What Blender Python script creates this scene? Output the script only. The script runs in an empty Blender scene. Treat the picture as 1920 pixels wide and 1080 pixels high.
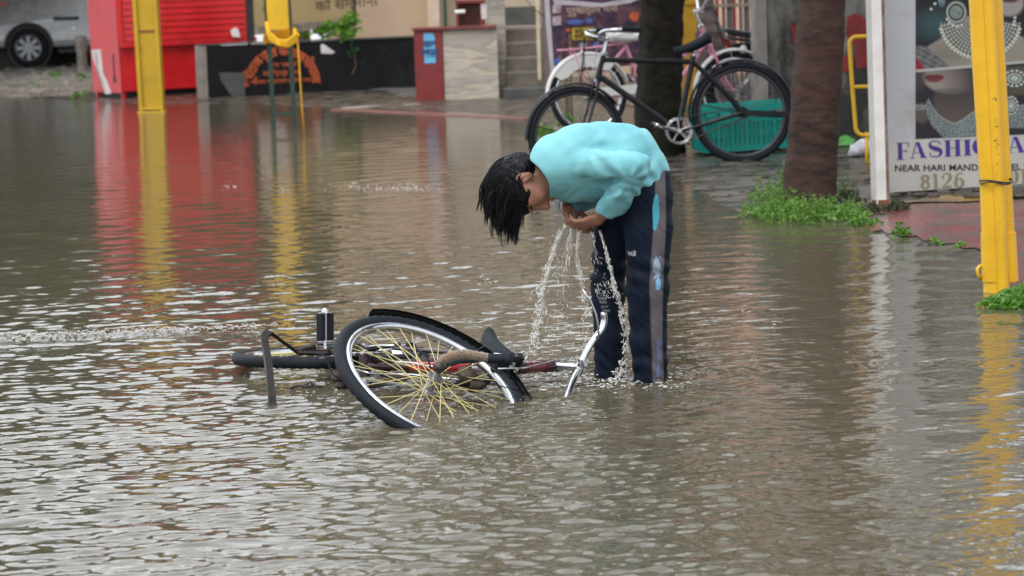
import bpy, math, random
import numpy as np
from mathutils import Vector, Matrix
R = math.radians
random.seed(7)
rng = np.random.default_rng(11)
S = bpy.context.scene
COL = S.collection

# ---------------------------------------------------------------- camera
CAM_H, FPX, PITCH, ROLL = 1.43, 5000.0, math.atan(615 / 5000), R(1.9)
cam = bpy.data.cameras.new('camera')
cam_o = bpy.data.objects.new('camera', cam); COL.objects.link(cam_o); S.camera = cam_o
_f = Vector((0, math.cos(PITCH), -math.sin(PITCH)))
_u0 = Vector((0, math.sin(PITCH), math.cos(PITCH)))
_r0 = Vector((1, 0, 0))
_up = _u0 * math.cos(ROLL) + _r0 * math.sin(ROLL)
_rt = _r0 * math.cos(ROLL) - _u0 * math.sin(ROLL)
cam_o.matrix_world = Matrix(((_rt.x, _up.x, -_f.x, 0), (_rt.y, _up.y, -_f.y, 0), (_rt.z, _up.z, -_f.z, CAM_H), (0, 0, 0, 1)))
cam.sensor_width = 36; cam.lens = 36 * FPX / 1920
cam.clip_start = .1; cam.clip_end = 500
cam.dof.use_dof = True; cam.dof.focus_distance = 9.0; cam.dof.aperture_fstop = 6.0

# ---------------------------------------------------------------- sky, sun, exposure (overcast, raining)
W = bpy.data.worlds.new('World'); S.world = W; W.use_nodes = True
nt = W.node_tree; nt.nodes.clear()
sky = nt.nodes.new('ShaderNodeTexSky'); sky.sky_type = 'NISHITA'; sky.sun_disc = False
sky.sun_elevation = R(58); sky.sun_rotation = R(200); sky.air_density = 1.0; sky.dust_density = 6.0; sky.ozone_density = 1.0
hs = nt.nodes.new('ShaderNodeHueSaturation'); hs.inputs['Saturation'].default_value = .22
mx = nt.nodes.new('ShaderNodeMix'); mx.data_type = 'RGBA'; mx.inputs[0].default_value = .45
mx.inputs[7].default_value = (12.5, 13.2, 14.0, 1)      # even cloud layer mixed over the clear sky
bg = nt.nodes.new('ShaderNodeBackground'); bg.inputs['Strength'].default_value = .12
wo = nt.nodes.new('ShaderNodeOutputWorld')
nt.links.new(sky.outputs[0], hs.inputs['Color']); nt.links.new(hs.outputs[0], mx.inputs[6])
tcw = nt.nodes.new('ShaderNodeTexCoord'); dt = nt.nodes.new('ShaderNodeVectorMath'); dt.operation = 'DOT_PRODUCT'; dt.inputs[1].default_value = Vector((-.30, .86, .42)).normalized()
mrw = nt.nodes.new('ShaderNodeMapRange'); mrw.interpolation_type = 'SMOOTHSTEP'; mrw.inputs[1].default_value = .35; mrw.inputs[2].default_value = 1; mrw.inputs[3].default_value = .9; mrw.inputs[4].default_value = 2.0   # sky ahead brightened, added to lift the glints on the water
scw = nt.nodes.new('ShaderNodeVectorMath'); scw.operation = 'SCALE'
nt.links.new(tcw.outputs['Generated'], dt.inputs[0]); nt.links.new(dt.outputs['Value'], mrw.inputs[0]); nt.links.new(mx.outputs[2], scw.inputs[0]); nt.links.new(mrw.outputs[0], scw.inputs['Scale'])
nt.links.new(scw.outputs[0], bg.inputs[0]); nt.links.new(bg.outputs[0], wo.inputs[0])
sl = bpy.data.lights.new('sun', 'SUN'); sl.energy = .9; sl.angle = R(25); sl.color = (1, .97, .92)
so = bpy.data.objects.new('sun', sl); COL.objects.link(so)
so.rotation_euler = (R(32), 0, R(-20))      # high, from behind the camera's left shoulder
S.view_settings.view_transform = 'Standard'; S.view_settings.look = 'None'
S.view_settings.exposure = 0.5; S.view_settings.gamma = 1.0

# ---------------------------------------------------------------- helpers
def ray(px, py):
    return (_rt * ((px - 960) / FPX) + _up * ((540 - py) / FPX) + _f)
def P(px, py, d):                       # the point on a sight line at distance d along Y
    v = ray(px, py); t = d / v.y
    return Vector((v.x * t, d, CAM_H + v.z * t))
def G(px, py, z=0.0):                   # where a sight line meets level z
    v = ray(px, py); t = (z - CAM_H) / v.z
    return Vector((v.x * t, v.y * t, z))
def PP(px, py, o, n):                   # where a sight line meets a plane
    v = ray(px, py); c = Vector((0, 0, CAM_H)); t = (o - c).dot(n) / v.dot(n)
    return c + v * t

OFF = {}
def tag(o, label=None, cat=None, group=None, kind=None):
    if label: o['label'] = label
    if cat: o['category'] = cat
    if group: o['group'] = group
    if kind: o['kind'] = kind
    return o
def thing(name, label, cat, loc=(0, 0, 0), group=None):
    o = bpy.data.objects.new(name, None); COL.objects.link(o); o.location = loc
    o.empty_display_size = .1
    OFF[o.name] = Vector(loc)
    return tag(o, label, cat, group)

def basis(d):
    d = d.normalized()
    a = Vector((0, 0, 1)) if abs(d.z) < .9 else Vector((1, 0, 0))
    x = a.cross(d).normalized()
    return x, d.cross(x).normalized()

class MB:
    def __init__(s): s.v = []; s.f = []
    def add(s, v, f):
        n = len(s.v); s.v += [Vector(p) for p in v]; s.f += [tuple(i + n for i in q) for q in f]; return s
    def box(s, c, size, m=None):
        c = Vector(c); h = [k / 2 for k in size]
        pts = [Vector((x * h[0], y * h[1], z * h[2])) for z in (-1, 1) for y in (-1, 1) for x in (-1, 1)]
        if m is not None: pts = [m @ p for p in pts]
        return s.add([c + p for p in pts], [(0, 2, 3, 1), (4, 5, 7, 6), (0, 1, 5, 4), (2, 6, 7, 3), (0, 4, 6, 2), (1, 3, 7, 5)])
    def hexa(s, lo, hi):                # two quads, same winding
        return s.add(list(lo) + list(hi), [(3, 2, 1, 0), (4, 5, 6, 7), (0, 1, 5, 4), (1, 2, 6, 5), (2, 3, 7, 6), (3, 0, 4, 7)])
    def quad(s, a, b, c, d): return s.add([a, b, c, d], [(0, 1, 2, 3)])
    def slab(s, pts, t):                # polygon pts given a thickness vector t
        n = len(pts); t = Vector(t)
        s.add([Vector(p) for p in pts] + [Vector(p) + t for p in pts],
              [tuple(range(n - 1, -1, -1)), tuple(range(n, 2 * n))] + [(i, (i + 1) % n, n + (i + 1) % n, n + i) for i in range(n)])
        return s
    def tube(s, pts, r, n=8, closed=False, caps=True, flat=1.0, ref=None):
        pts = [Vector(p) for p in pts]; m = len(pts)
        rr = [r] * m if not hasattr(r, '__len__') else list(r)
        vs = []; X = None
        for i in range(m):
            if closed: t = pts[(i + 1) % m] - pts[i - 1]
            else: t = pts[min(i + 1, m - 1)] - pts[max(i - 1, 0)]
            if t.length < 1e-9: t = Vector((0, 0, 1))
            t.normalize()
            if ref is not None: X = (Vector(ref) - t * Vector(ref).dot(t)).normalized()
            elif X is None: X = basis(t)[0]
            else:
                X = X - t * X.dot(t)
                X = X.normalized() if X.length > 1e-6 else basis(t)[0]
            Y = t.cross(X)
            for k in range(n):
                a = 2 * math.pi * k / n
                vs.append(pts[i] + X * (math.cos(a) * rr[i]) + Y * (math.sin(a) * rr[i] * flat))
        fs = []
        for i in range(m if closed else m - 1):
            j = (i + 1) % m
            for k in range(n):
                l = (k + 1) % n
                fs.append((i * n + k, i * n + l, j * n + l, j * n + k))
        if caps and not closed: fs += [tuple(range(n - 1, -1, -1)), tuple((m - 1) * n + k for k in range(n))]
        return s.add(vs, fs)
    def rod(s, a, b, r, n=8): return s.tube([a, b], r, n)
    def lathe(s, c, axis, prof, n=20, x=None):   # prof: (offset along axis, radius)
        c = Vector(c); axis = Vector(axis).normalized(); X, Y = basis(axis)
        return s.tube([c + axis * p[0] for p in prof], [max(p[1], 1e-4) for p in prof], n, ref=X)
    def ball(s, c, r, n=10, m=7, rot=None):
        c = Vector(c); r = (r, r, r) if not hasattr(r, '__len__') else r
        vs = []
        for i in range(m + 1):
            t = math.pi * i / m
            for k in range(n):
                a = 2 * math.pi * k / n
                q = Vector((math.sin(t) * math.cos(a) * r[0], math.sin(t) * math.sin(a) * r[1], math.cos(t) * r[2]))
                vs.append(c + (rot @ q if rot is not None else q))
        return s.add(vs, [(i * n + k, (i + 1) * n + k, (i + 1) * n + (k + 1) % n, i * n + (k + 1) % n) for i in range(m) for k in range(n)])
    def disc(s, c, r, nrm, n=8):
        c = Vector(c); X, Y = basis(Vector(nrm))
        return s.add([c + X * r * math.cos(2 * math.pi * k / n) + Y * r * math.sin(2 * math.pi * k / n) for k in range(n)], [tuple(range(n))])
    def xform(s, M, i0=0):
        for i in range(i0, len(s.v)): s.v[i] = M @ s.v[i]
        return s
    def build(s, name, mat, parent=None, smooth=False, bevel=0, loc=None):
        me = bpy.data.meshes.new(name)
        off = OFF.get(parent.name, Vector()) if parent else (Vector(loc) if loc else Vector())
        me.from_pydata([p - off for p in s.v], [], s.f)
        if smooth:
            me.polygons.foreach_set('use_smooth', [True] * len(me.polygons))
        me.update()
        o = bpy.data.objects.new(name, me); COL.objects.link(o)
        if mat: me.materials.append(mat)
        if parent: o.parent = parent; OFF[o.name] = off
        else: o.location = off; OFF[o.name] = off
        if smooth == 'auto':
            md = o.modifiers.new('e', 'EDGE_SPLIT'); md.split_angle = R(38)
        if bevel:
            b = o.modifiers.new('b', 'BEVEL'); b.width = bevel; b.segments = 2; b.limit_method = 'ANGLE'; b.angle_limit = R(40)
        return o

def numpy_mesh(name, v, quads, mat, smooth=True, parent=None, attrs=None):
    me = bpy.data.meshes.new(name)
    v = np.asarray(v, np.float32); q = np.asarray(quads, np.int32)
    me.vertices.add(len(v)); me.vertices.foreach_set('co', v.ravel())
    me.loops.add(q.size); me.loops.foreach_set('vertex_index', q.ravel())
    me.polygons.add(len(q)); me.polygons.foreach_set('loop_start', np.arange(0, q.size, q.shape[1], dtype=np.int32))
    me.polygons.foreach_set('loop_total', np.full(len(q), q.shape[1], np.int32))
    me.polygons.foreach_set('use_smooth', np.full(len(q), smooth, bool))
    me.update(calc_edges=True)
    for k, a in (attrs or {}).items():
        at = me.attributes.new(k, 'FLOAT', 'POINT'); at.data.foreach_set('value', np.asarray(a, np.float32))
    if mat: me.materials.append(mat)
    o = bpy.data.objects.new(name, me); COL.objects.link(o)
    if parent: o.parent = parent; OFF[o.name] = OFF.get(parent.name, Vector())
    return o

def lin(c):
    return tuple(((k / 255) / 12.92 if k / 255 <= .04045 else (((k / 255) + .055) / 1.055) ** 2.4) for k in c)

MC = {}
def mat(name, col, rough=.5, metal=0.0, var=.18, scale=6.0, bump=0.0, bscale=None, second=None, mask=.5, sharp=.08,
        mscale=None, spec=.5, coat=0.0, stretch=(1, 1, 1), rvar=.1, trans=0.0, sheen=0.0, sss=0.0):
    """principled paint with noise in colour, roughness and bump; `second` is a patchy second colour"""
    if name in MC: return MC[name]
    m = bpy.data.materials.new(name); m.use_nodes = True; n = m.node_tree; n.nodes.clear(); L = n.links.new
    out = n.nodes.new('ShaderNodeOutputMaterial'); b = n.nodes.new('ShaderNodeBsdfPrincipled'); L(b.outputs[0], out.inputs[0])
    tc = n.nodes.new('ShaderNodeTexCoord'); mp = n.nodes.new('ShaderNodeMapping'); mp.inputs['Scale'].default_value = stretch
    L(tc.outputs['Object'], mp.inputs[0])
    ns = n.nodes.new('ShaderNodeTexNoise'); ns.inputs['Scale'].default_value = scale; ns.inputs['Detail'].default_value = 6
    L(mp.outputs[0], ns.inputs['Vector'])
    rp = n.nodes.new('ShaderNodeMapRange'); rp.inputs[1].default_value = .3; rp.inputs[2].default_value = .7
    rp.inputs[3].default_value = 1 - var; rp.inputs[4].default_value = 1 + var; L(ns.outputs[0], rp.inputs[0])
    base = n.nodes.new('ShaderNodeMix'); base.data_type = 'RGBA'; base.inputs[0].default_value = 0
    base.inputs[6].default_value = (*col, 1); base.inputs[7].default_value = (*(second or col), 1)
    if second:
        n2 = n.nodes.new('ShaderNodeTexNoise'); n2.inputs['Scale'].default_value = mscale or scale * .7; n2.inputs['Detail'].default_value = 8
        n2.inputs['Roughness'].default_value = .65
        L(mp.outputs[0], n2.inputs['Vector'])
        r2 = n.nodes.new('ShaderNodeMapRange'); r2.inputs[1].default_value = mask - sharp; r2.inputs[2].default_value = mask + sharp
        L(n2.outputs[0], r2.inputs[0]); L(r2.outputs[0], base.inputs[0])
    mul = n.nodes.new('ShaderNodeVectorMath'); mul.operation = 'SCALE'
    L(base.outputs[2], mul.inputs[0]); L(rp.outputs[0], mul.inputs['Scale']); L(mul.outputs[0], b.inputs['Base Color'])
    rr = n.nodes.new('ShaderNodeMapRange'); rr.inputs[1].default_value = .3; rr.inputs[2].default_value = .7
    rr.inputs[3].default_value = max(.02, rough - rvar); rr.inputs[4].default_value = min(1, rough + rvar)
    L(ns.outputs[0], rr.inputs[0]); L(rr.outputs[0], b.inputs['Roughness'])
    b.inputs['Metallic'].default_value = metal; b.inputs['Specular IOR Level'].default_value = spec
    b.inputs['Coat Weight'].default_value = coat; b.inputs['Sheen Weight'].default_value = sheen
    b.inputs['Transmission Weight'].default_value = trans
    if sss: b.inputs['Subsurface Weight'].default_value = sss; b.inputs['Subsurface Radius'].default_value = (.02, .008, .005); b.inputs['Subsurface Scale'].default_value = .3
    if bump:
        n3 = n.nodes.new('ShaderNodeTexNoise'); n3.inputs['Scale'].default_value = bscale or scale * 6; n3.inputs['Detail'].default_value = 5
        L(mp.outputs[0], n3.inputs['Vector'])
        bp = n.nodes.new('ShaderNodeBump'); bp.inputs['Strength'].default_value = bump; bp.inputs['Distance'].default_value = .01
        L(n3.outputs[0], bp.inputs['Height']); L(bp.outputs[0], b.inputs['Normal'])
    MC[name] = m
    return m

def text_mb(mb, body, org, ux, uy, size, bold=0.0, depth=.001, align='LEFT', widen=1.0, spacing=1.0):
    c = bpy.data.curves.new('lettering', 'FONT'); c.body = body; c.size = size; c.offset = bold * size; c.extrude = depth; c.align_x = align
    c.space_character = spacing; c.resolution_u = 3
    o = bpy.data.objects.new('lettering', c); COL.objects.link(o)
    dg = bpy.context.evaluated_depsgraph_get(); me = bpy.data.meshes.new_from_object(o.evaluated_get(dg))
    ux = Vector(ux).normalized(); uy = Vector(uy).normalized(); uz = ux.cross(uy)
    org = Vector(org)
    vs = [org + ux * (p.co.x * widen) + uy * p.co.y + uz * p.co.z for p in me.vertices]
    mb.add(vs, [tuple(f.vertices) for f in me.polygons])
    bpy.data.objects.remove(o); bpy.data.curves.remove(c); bpy.data.meshes.remove(me)
    return mb

# ---------------------------------------------------------------- ground and flood water
SHORE = [(-30, 34), (-9, 33.6), (-6.2, 32.6), (-4.9, 30.4), (-4.0, 29.3), (-2.9, 28.7), (-1.7, 27.0), (-0.7, 25.4), (.19, 24.2), (.75, 21.0), (1.02, 17.6), (1.25, 14.75),
         (1.80, 14.05), (2.02, 12.4), (2.00, 10.9), (2.35, 9), (2.7, 5), (3.0, -12)]
def shore_dist(x, y):
    """signed distance, positive on land (right of / behind the line)"""
    x = np.asarray(x, float); y = np.asarray(y, float)
    best = np.full(x.shape, 1e9); sg = np.ones(x.shape)
    for (ax, ay), (bx, by) in zip(SHORE[:-1], SHORE[1:]):
        dx, dy = bx - ax, by - ay
        t = np.clip(((x - ax) * dx + (y - ay) * dy) / (dx * dx + dy * dy), 0, 1)
        qx, qy = ax + t * dx, ay + t * dy
        d = np.hypot(x - qx, y - qy); s = np.sign(dx * (y - ay) - dy * (x - ax))
        k = d < best - 1e-9; sg = np.where(k, s, sg); best = np.where(k, d, best)
    return best * sg
def ground_z(x, y):
    d = shore_dist(x, y)
    x = np.asarray(x, float); y = np.asarray(y, float)
    n = .006 * np.sin(x * 5.3 + y * 2.1) * np.sin(y * 4.1 - x * 1.7) + .004 * np.sin(x * 13 + 1) * np.sin(y * 11 + x * 3)
    land = .03 * (1 - np.exp(-np.maximum(d, 0) / .5)) + n * np.clip(d / .4, 0, 1)
    sea = -.2 * (1 - np.exp(np.minimum(d, 0) / .9))
    return np.where(d > 0, land, sea) + .0015 * n
def gz(x, y): return float(ground_z(np.array([x]), np.array([y]))[0])

xs = np.concatenate([np.linspace(-60, -9, 18)[:-1], np.linspace(-9, 9, 181), np.linspace(9, 60, 18)[1:]])
ys = np.concatenate([np.linspace(-30, 4, 12)[:-1], np.linspace(4, 36, 261), np.linspace(36, 90, 20)[1:]])
gx, gy = np.meshgrid(xs, ys)
gv = np.stack([gx, gy, ground_z(gx, gy)], -1).reshape(-1, 3)
def grid_quads(nr, nc):
    i = np.arange(nr - 1)[:, None] * nc + np.arange(nc - 1)[None]
    return np.stack([i, i + 1, i + nc + 1, i + nc], -1).reshape(-1, 4)
m_ground = mat('wet_dirt', (.085, .070, .052), .30, var=.5, scale=5, bump=1.0, bscale=22, second=(.038, .034, .028), mscale=3.5, rvar=.26)
tag(numpy_mesh('ground', gv, grid_quads(*gx.shape), m_ground), kind='structure')

# ripples: a sum of short waves, faded where a row of the sheet is too coarse to carry them
def waves(x, y, step):
    z = np.zeros_like(x)
    r = np.random.default_rng(5)
    for i in range(90):
        lam = .042 * (9 ** (r.random() ** 1.7))            # 4 cm .. 38 cm
        a = r.normal(0, .42) + math.pi / 2 + .1
        k = 2 * math.pi / lam
        ph = r.random() * 7
        amp = .0040 * lam * (1.0 + .9 * (lam < .12)) / 1.2
        fade = np.clip(lam / (2.7 * step) - .55, 0, 1)
        # wave groups, so that calm and busy patches alternate
        g = .55 + .6 * np.sin(x * (.9 + r.random()) * 1.3 + r.random() * 6) * np.sin(y * (.8 + r.random()) * .9 + r.random() * 6)
        z += amp * fade * g * np.sin(k * (x * math.cos(a) + y * math.sin(a)) + ph + .6 * np.sin(x * 1.7 + ph))
    return z
def rings(x, y, cx, cy, lam, amp, rad, ph=0.0):
    r = np.hypot(x - cx, y - cy)
    return amp * np.sin(2 * math.pi * r / lam + ph) * np.exp(-r / rad) * np.clip(r / .05, 0, 1)
rows_px = np.linspace(1330, -28, 1250)
yr = CAM_H / np.tan(PITCH + np.arctan((rows_px - 540) / FPX))
yr = np.concatenate([np.linspace(-30, yr[0], 26)[:-1], yr, np.linspace(yr[-1], 120, 8)[1:]])
us = np.concatenate([-np.geomspace(2.6, .235, 14)[:-1], np.linspace(-.235, .235, 560), np.geomspace(.235, 2.6, 14)[1:]])
U, Yg = np.meshgrid(us, yr)
wx = U * np.maximum(np.abs(Yg), 4.0); step = np.gradient(Yg, axis=0)
wz = waves(wx, Yg, np.abs(step))
gain = np.interp(Yg, [4, 7, 9, 12, 20, 30], [1.15, 1.05, .9, .9, .8, .6])
# the lee of the pavement on the right is calmer
calm = 1 - .62 * np.clip((wx - (.30 + .03 * Yg)) / .6, 0, 1)
wz *= gain * calm
r2_ = np.random.default_rng(9)
for i in range(16):                                    # longer, smoother undulations on the calm side
    lam = .13 + .28 * r2_.random(); a = r2_.normal(0, .5) + math.pi / 2; k = 2 * math.pi / lam
    wz += .0030 * lam * np.clip(lam / (2.7 * np.abs(step)) - .55, 0, 1) * (1 - calm) * np.sin(k * (wx * math.cos(a) + Yg * math.sin(a)) + r2_.random() * 7 + .8 * np.sin(wx * 3 + i))
near = np.abs(Yg - 9) < 4
for (cx, cy, lam, amp, rad) in ((.56, 9.07, .075, .0030, .30), (.36, 9.15, .07, .0030, .28), (-.2, 8.35, .06, .0018, .25), (.15, 8.7, .055, .002, .22),
                                (.12, 9.05, .05, .0028, .18), (-.72, 9.0, .06, .0014, .2)):
    wz += rings(wx + .012 * np.sin(Yg * 31), Yg + .012 * np.sin(wx * 37), cx, cy, lam, amp * .6, rad) * near
for i in range(170):                                   # rain drops landing
    dy = 6 + 17 * rng.random() ** 1.3; dx = (rng.random() * .44 - .22) * dy
    rr_ = np.hypot(wx - dx, Yg - dy)
    k = rr_ < .3
    wz[k] += rings(wx[k], Yg[k], dx, dy, .028 + .03 * rng.random(), .0018 * min(1, 9 / dy), .035 + .05 * rng.random(), rng.random() * 6)
# a low ridge of disturbed water running in from the left
ra_, rb_ = G(-60, 641), G(560, 614); tl = np.array([(rb_ - ra_).x, (rb_ - ra_).y]); ll = np.hypot(*tl); tl /= ll
uu_ = (wx - ra_.x) * tl[0] + (Yg - ra_.y) * tl[1]; vv_ = -(wx - ra_.x) * tl[1] + (Yg - ra_.y) * tl[0] - .03 * np.sin(uu_ * 2)
wz += (.020 + .004 * np.sin(uu_ * 19) + .004 * np.sin(uu_ * 53)) * np.exp(-(vv_ / .045) ** 2) * np.clip((ll - uu_) / 1.2, 0, 1) * (uu_ > -9)
wz += np.exp(-(vv_ / .05) ** 2) * .0032 * rng.standard_normal(wz.shape) * np.clip((ll + .3 - uu_) / 1.0, 0, 1) * (uu_ > -9)
wz[np.abs(Yg) > 60] = 0
wv = np.stack([wx, Yg, wz], -1).reshape(-1, 3)

m = bpy.data.materials.new('muddy_water'); m.use_nodes = True; n = m.node_tree; n.nodes.clear(); L = n.links.new
out = n.nodes.new('ShaderNodeOutputMaterial'); b = n.nodes.new('ShaderNodeBsdfPrincipled'); L(b.outputs[0], out.inputs[0])
tc = n.nodes.new('ShaderNodeTexCoord')
n1 = n.nodes.new('ShaderNodeTexNoise'); n1.inputs['Scale'].default_value = .55; n1.inputs['Detail'].default_value = 5; L(tc.outputs['Object'], n1.inputs['Vector'])
cr = n.nodes.new('ShaderNodeMix'); cr.data_type = 'RGBA'; cr.inputs[6].default_value = (.098, .081, .053, 1); cr.inputs[7].default_value = (.075, .067, .045, 1)
L(n1.outputs[0], cr.inputs[0]); L(cr.outputs[2], b.inputs['Base Color'])
b.inputs['Roughness'].default_value = .045; b.inputs['IOR'].default_value = 1.46
mpp = n.nodes.new('ShaderNodeMapping'); mpp.inputs['Scale'].default_value = (.55, 1.15, 1); L(tc.outputs['Object'], mpp.inputs[0])
n2 = n.nodes.new('ShaderNodeTexNoise'); n2.inputs['Scale'].default_value = 24; n2.inputs['Detail'].default_value = 3; L(mpp.outputs[0], n2.inputs['Vector'])
bp = n.nodes.new('ShaderNodeBump'); bp.inputs['Strength'].default_value = .32; bp.inputs['Distance'].default_value = .006
L(n2.outputs[0], bp.inputs['Height']); L(bp.outputs[0], b.inputs['Normal'])
m_water = m
tag(numpy_mesh('flood_water', wv, grid_quads(*wx.shape), m_water), kind='structure')
# ================================================================ the far side of the road
def frame_px(d): return FPX / d
UPZ = Vector((0, 0, 1))
m_red = mat('red_paint', (.62, .018, .022), .32, var=.12, scale=3, second=(.42, .02, .02), mask=.64, mscale=5)
m_redside = mat('lit_red_paint', (.52, .045, .055), .4, var=.15, scale=3, second=(.36, .03, .035), mask=.6)  # the kiosk red again, with the light on its side put into the colour
m_dark = mat('dark_steel', (.02, .02, .022), .5)
m_silver = mat('bare_steel', (.45, .45, .46), .3, metal=.9)
m_white = mat('white_paint', (.72, .72, .70), .4, var=.08)
m_whiteprint = mat('worn_white_print', (.6, .55, .55), .5, var=.1)

# --- red kiosk
c0 = G(232, 188, 0.0); fd = Vector((.83, .56, 0)).normalized(); sd = Vector((-.56, .83, 0)).normalized()
lean = Vector((-.018, 0, 1))
def kp(a, b_, z): return c0 + fd * a + sd * b_ + lean * z
k = thing('kiosk', 'red metal roadside kiosk with rolled down shutter standing at the water edge', 'kiosk', c0)
def kbox(mb, a0, a1, b0, b1, z0, z1):
    mb.hexa([kp(a0, b0, z0), kp(a1, b0, z0), kp(a1, b1, z0), kp(a0, b1, z0)], [kp(a0, b0, z1), kp(a1, b0, z1), kp(a1, b1, z1), kp(a0, b1, z1)])
mb = MB(); kbox(mb, 0, 1.12, .03, .75, .09, .62); mb.build('cabinet_base', m_red, k, bevel=.008)
mb = MB(); kbox(mb, 0, 1.72, .012, .75, .62, 2.3); mb.build('body', m_red, k, bevel=.01)
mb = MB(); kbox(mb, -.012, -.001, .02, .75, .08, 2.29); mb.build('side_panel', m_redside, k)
mb = MB()
for i in range(22):
    z0 = .66 + i * .072
    lo = [kp(.06, -.012, z0), kp(1.66, -.012, z0), kp(1.66, .01, z0), kp(.06, .01, z0)]
    hi = [kp(.06, -.002, z0 + .066), kp(1.66, -.002, z0 + .066), kp(1.66, .01, z0 + .066), kp(.06, .01, z0 + .066)]
    mb.hexa(lo, hi)
mb.build('shutter', m_red, k)
mb = MB(); kbox(mb, 0, 1.74, -.03, .0, .585, .645); kbox(mb, 0, .05, -.02, .008, .65, 2.28); kbox(mb, 1.665, 1.72, -.02, .008, .65, 2.28); mb.build('shutter_frame', m_red, k, bevel=.006)
mb = MB(); kbox(mb, -.08, 1.85, -.14, .85, 2.3, 2.38); mb.build('roof', m_red, k)
for a in (.015, 1.08):
    for b_ in (.05, .7):
        mb = MB(); mb.hexa([kp(a, b_, -.05), kp(a + .04, b_, -.05), kp(a + .04, b_ + .04, -.05), kp(a, b_ + .04, -.05)], [kp(a, b_, .09), kp(a + .04, b_, .09), kp(a + .04, b_ + .04, .09), kp(a, b_ + .04, .09)])
        mb.build('leg', m_red, k)
mb = MB(); kbox(mb, .06, 1.05, .1, .68, -.03, .088); mb.build('underside_shade', m_dark, k)  # dark block standing in for the shade in the gap under the kiosk
mb = MB(); mb.slab([kp(-.0135, b_, z) for b_, z in ((.72, .56), (.48, .57), (.46, .30), (.36, .20), (.28, .07), (.44, .06), (.52, .18), (.60, .32), (.70, .46))][::-1], Vector((-.001, 0, 0)))
tp_ = mb.build('torn_paper_strip', m_whiteprint, k)
mb = MB(); rg = random.Random(5)
for i in range(26):
    z = .53 - i * .0175; b_ = .60 - max(0, i - 12) * .011 + rg.uniform(-.01, .01); w_ = rg.uniform(.02, .05)
    mb.slab([kp(-.0155, b_ + w_, z), kp(-.0155, b_ - w_, z + rg.uniform(-.004, .004)), kp(-.0155, b_ - w_, z + .008), kp(-.0155, b_ + w_, z + .008)], Vector((-.0006, 0, 0)))
mb.build('faded_marks', mat('grey_print', (.20, .17, .17), .6), tp_)
mb = MB(); kbox(mb, -.02, -.012, .16, .175, .28, .52); kbox(mb, -.025, -.012, .15, .185, .20, .27); mb.build('latch', m_dark, k)
# white paper scraps on the ledge
mb = MB(); c = kp(1.42, -.03, .655)
mb.slab([c, c + Vector((.09, 0, -.01)), c + Vector((.07, .0, .08)), c + Vector((.03, 0, .1)), c + Vector((-.02, 0, .07))], (0, .03, .005))
tag(mb.build('crumpled_cup', m_white, None, loc=c), 'crumpled white paper cup on the ledge of the red kiosk', 'cup')

# --- yellow boxed steel column, left
m_yel = mat('mustard_paint', (.50, .31, .012), .38, var=.14, scale=4, second=(.30, .19, .02), mask=.66, mscale=9)
m_yel2 = mat('bright_yellow_paint', (.74, .44, .015), .34, var=.12, scale=7, second=(.30, .15, .03), mask=.71, mscale=16, sharp=.03)
m_rust = mat('rust', (.18, .07, .03), .8, var=.4, scale=30)
y0 = G(286, 214, -.02)
k = thing('steel_column', 'mustard yellow boxed steel column standing in the flood before the red kiosk', 'column', y0)
mb = MB()
lv = Vector((-.012, 0, 1))
def ybox(mb, a0, a1, b0, b1, z0, z1, o=y0, l=lv):
    f = lambda a, b_, z: o + Vector((a, b_, 0)) + l * z
    mb.hexa([f(a0, b0, z0), f(a1, b0, z0), f(a1, b1, z0), f(a0, b1, z0)], [f(a0, b0, z1), f(a1, b0, z1), f(a1, b1, z1), f(a0, b1, z1)])
ybox(mb, -.10, .10, -.05, .09, -.2, 3.6); mb.build('web', m_yel, k)
mb = MB(); ybox(mb, -.125, -.085, -.09, .10, -.2, 3.6); mb.build('flange', m_yel, k, bevel=.004)
mb = MB(); ybox(mb, .085, .125, -.09, .10, -.2, 3.6); mb.build('flange', m_yel, k, bevel=.004)
mb = MB(); ybox(mb, -.083, .083, -.058, -.045, .84, .86); mb.build('weld_seam', m_rust, k)
mb = MB(); ybox(mb, -.14, .14, -.11, .12, -.1, .035); ybox(mb, -.13, .13, -.1, .11, .05, .065); mb.build('base_collar', m_yel, k, bevel=.006)

# --- wrapped yellow sign on green legs
g0 = G(534, 246, -.02)
k = thing('wrapped_sign', 'tall sign wrapped in yellow cloth on thin dark green legs in the water', 'sign', g0)
m_cloth = mat('yellow_cloth', (.80, .43, .012), .7, var=.12, scale=9, bump=.8, bscale=30, stretch=(1, 1, .35))
m_green = mat('dark_green_paint', (.012, .045, .03), .45)
for a in (-.095, .09):
    mb = MB(); ybox(mb, a - .018, a + .018, -.02, .02, -.2, 1.0, o=g0); mb.build('leg', m_green, k)
mb = MB(); ybox(mb, -.10, .10, -.015, .015, .14, .165, o=g0); mb.build('crossbar', m_green, k)
mb = MB(); ybox(mb, -.098, .098, -.062, .05, .90, 3.4, o=g0); mb.build('sign_box', m_yel2, k, bevel=.006)
for a in (-.108, .108):
    mb = MB(); ybox(mb, a - .007, a + .007, -.07, .05, .82, 3.4, o=g0); mb.build('frame_rod', m_green, k)
mb = MB()
def clothv(u, t):   # u around, t up
    a = 2 * math.pi * u
    x = .125 * max(-1, min(1, 1.6 * math.cos(a))); y = .056 * max(-1, min(1, 1.6 * math.sin(a)))
    z = .80 + t * .11 + .03 * math.cos(a) - .015 * t
    pin = 1.0 + .10 * math.sin(t * 3.1)
    wr = .006 * math.sin(a * 9 + t * 40) + .006 * math.sin(a * 5 - t * 90)
    return g0 + Vector(((x + wr) * pin, (y + wr) * pin, 0)) + lv * z
n_, m_ = 48, 60
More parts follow.
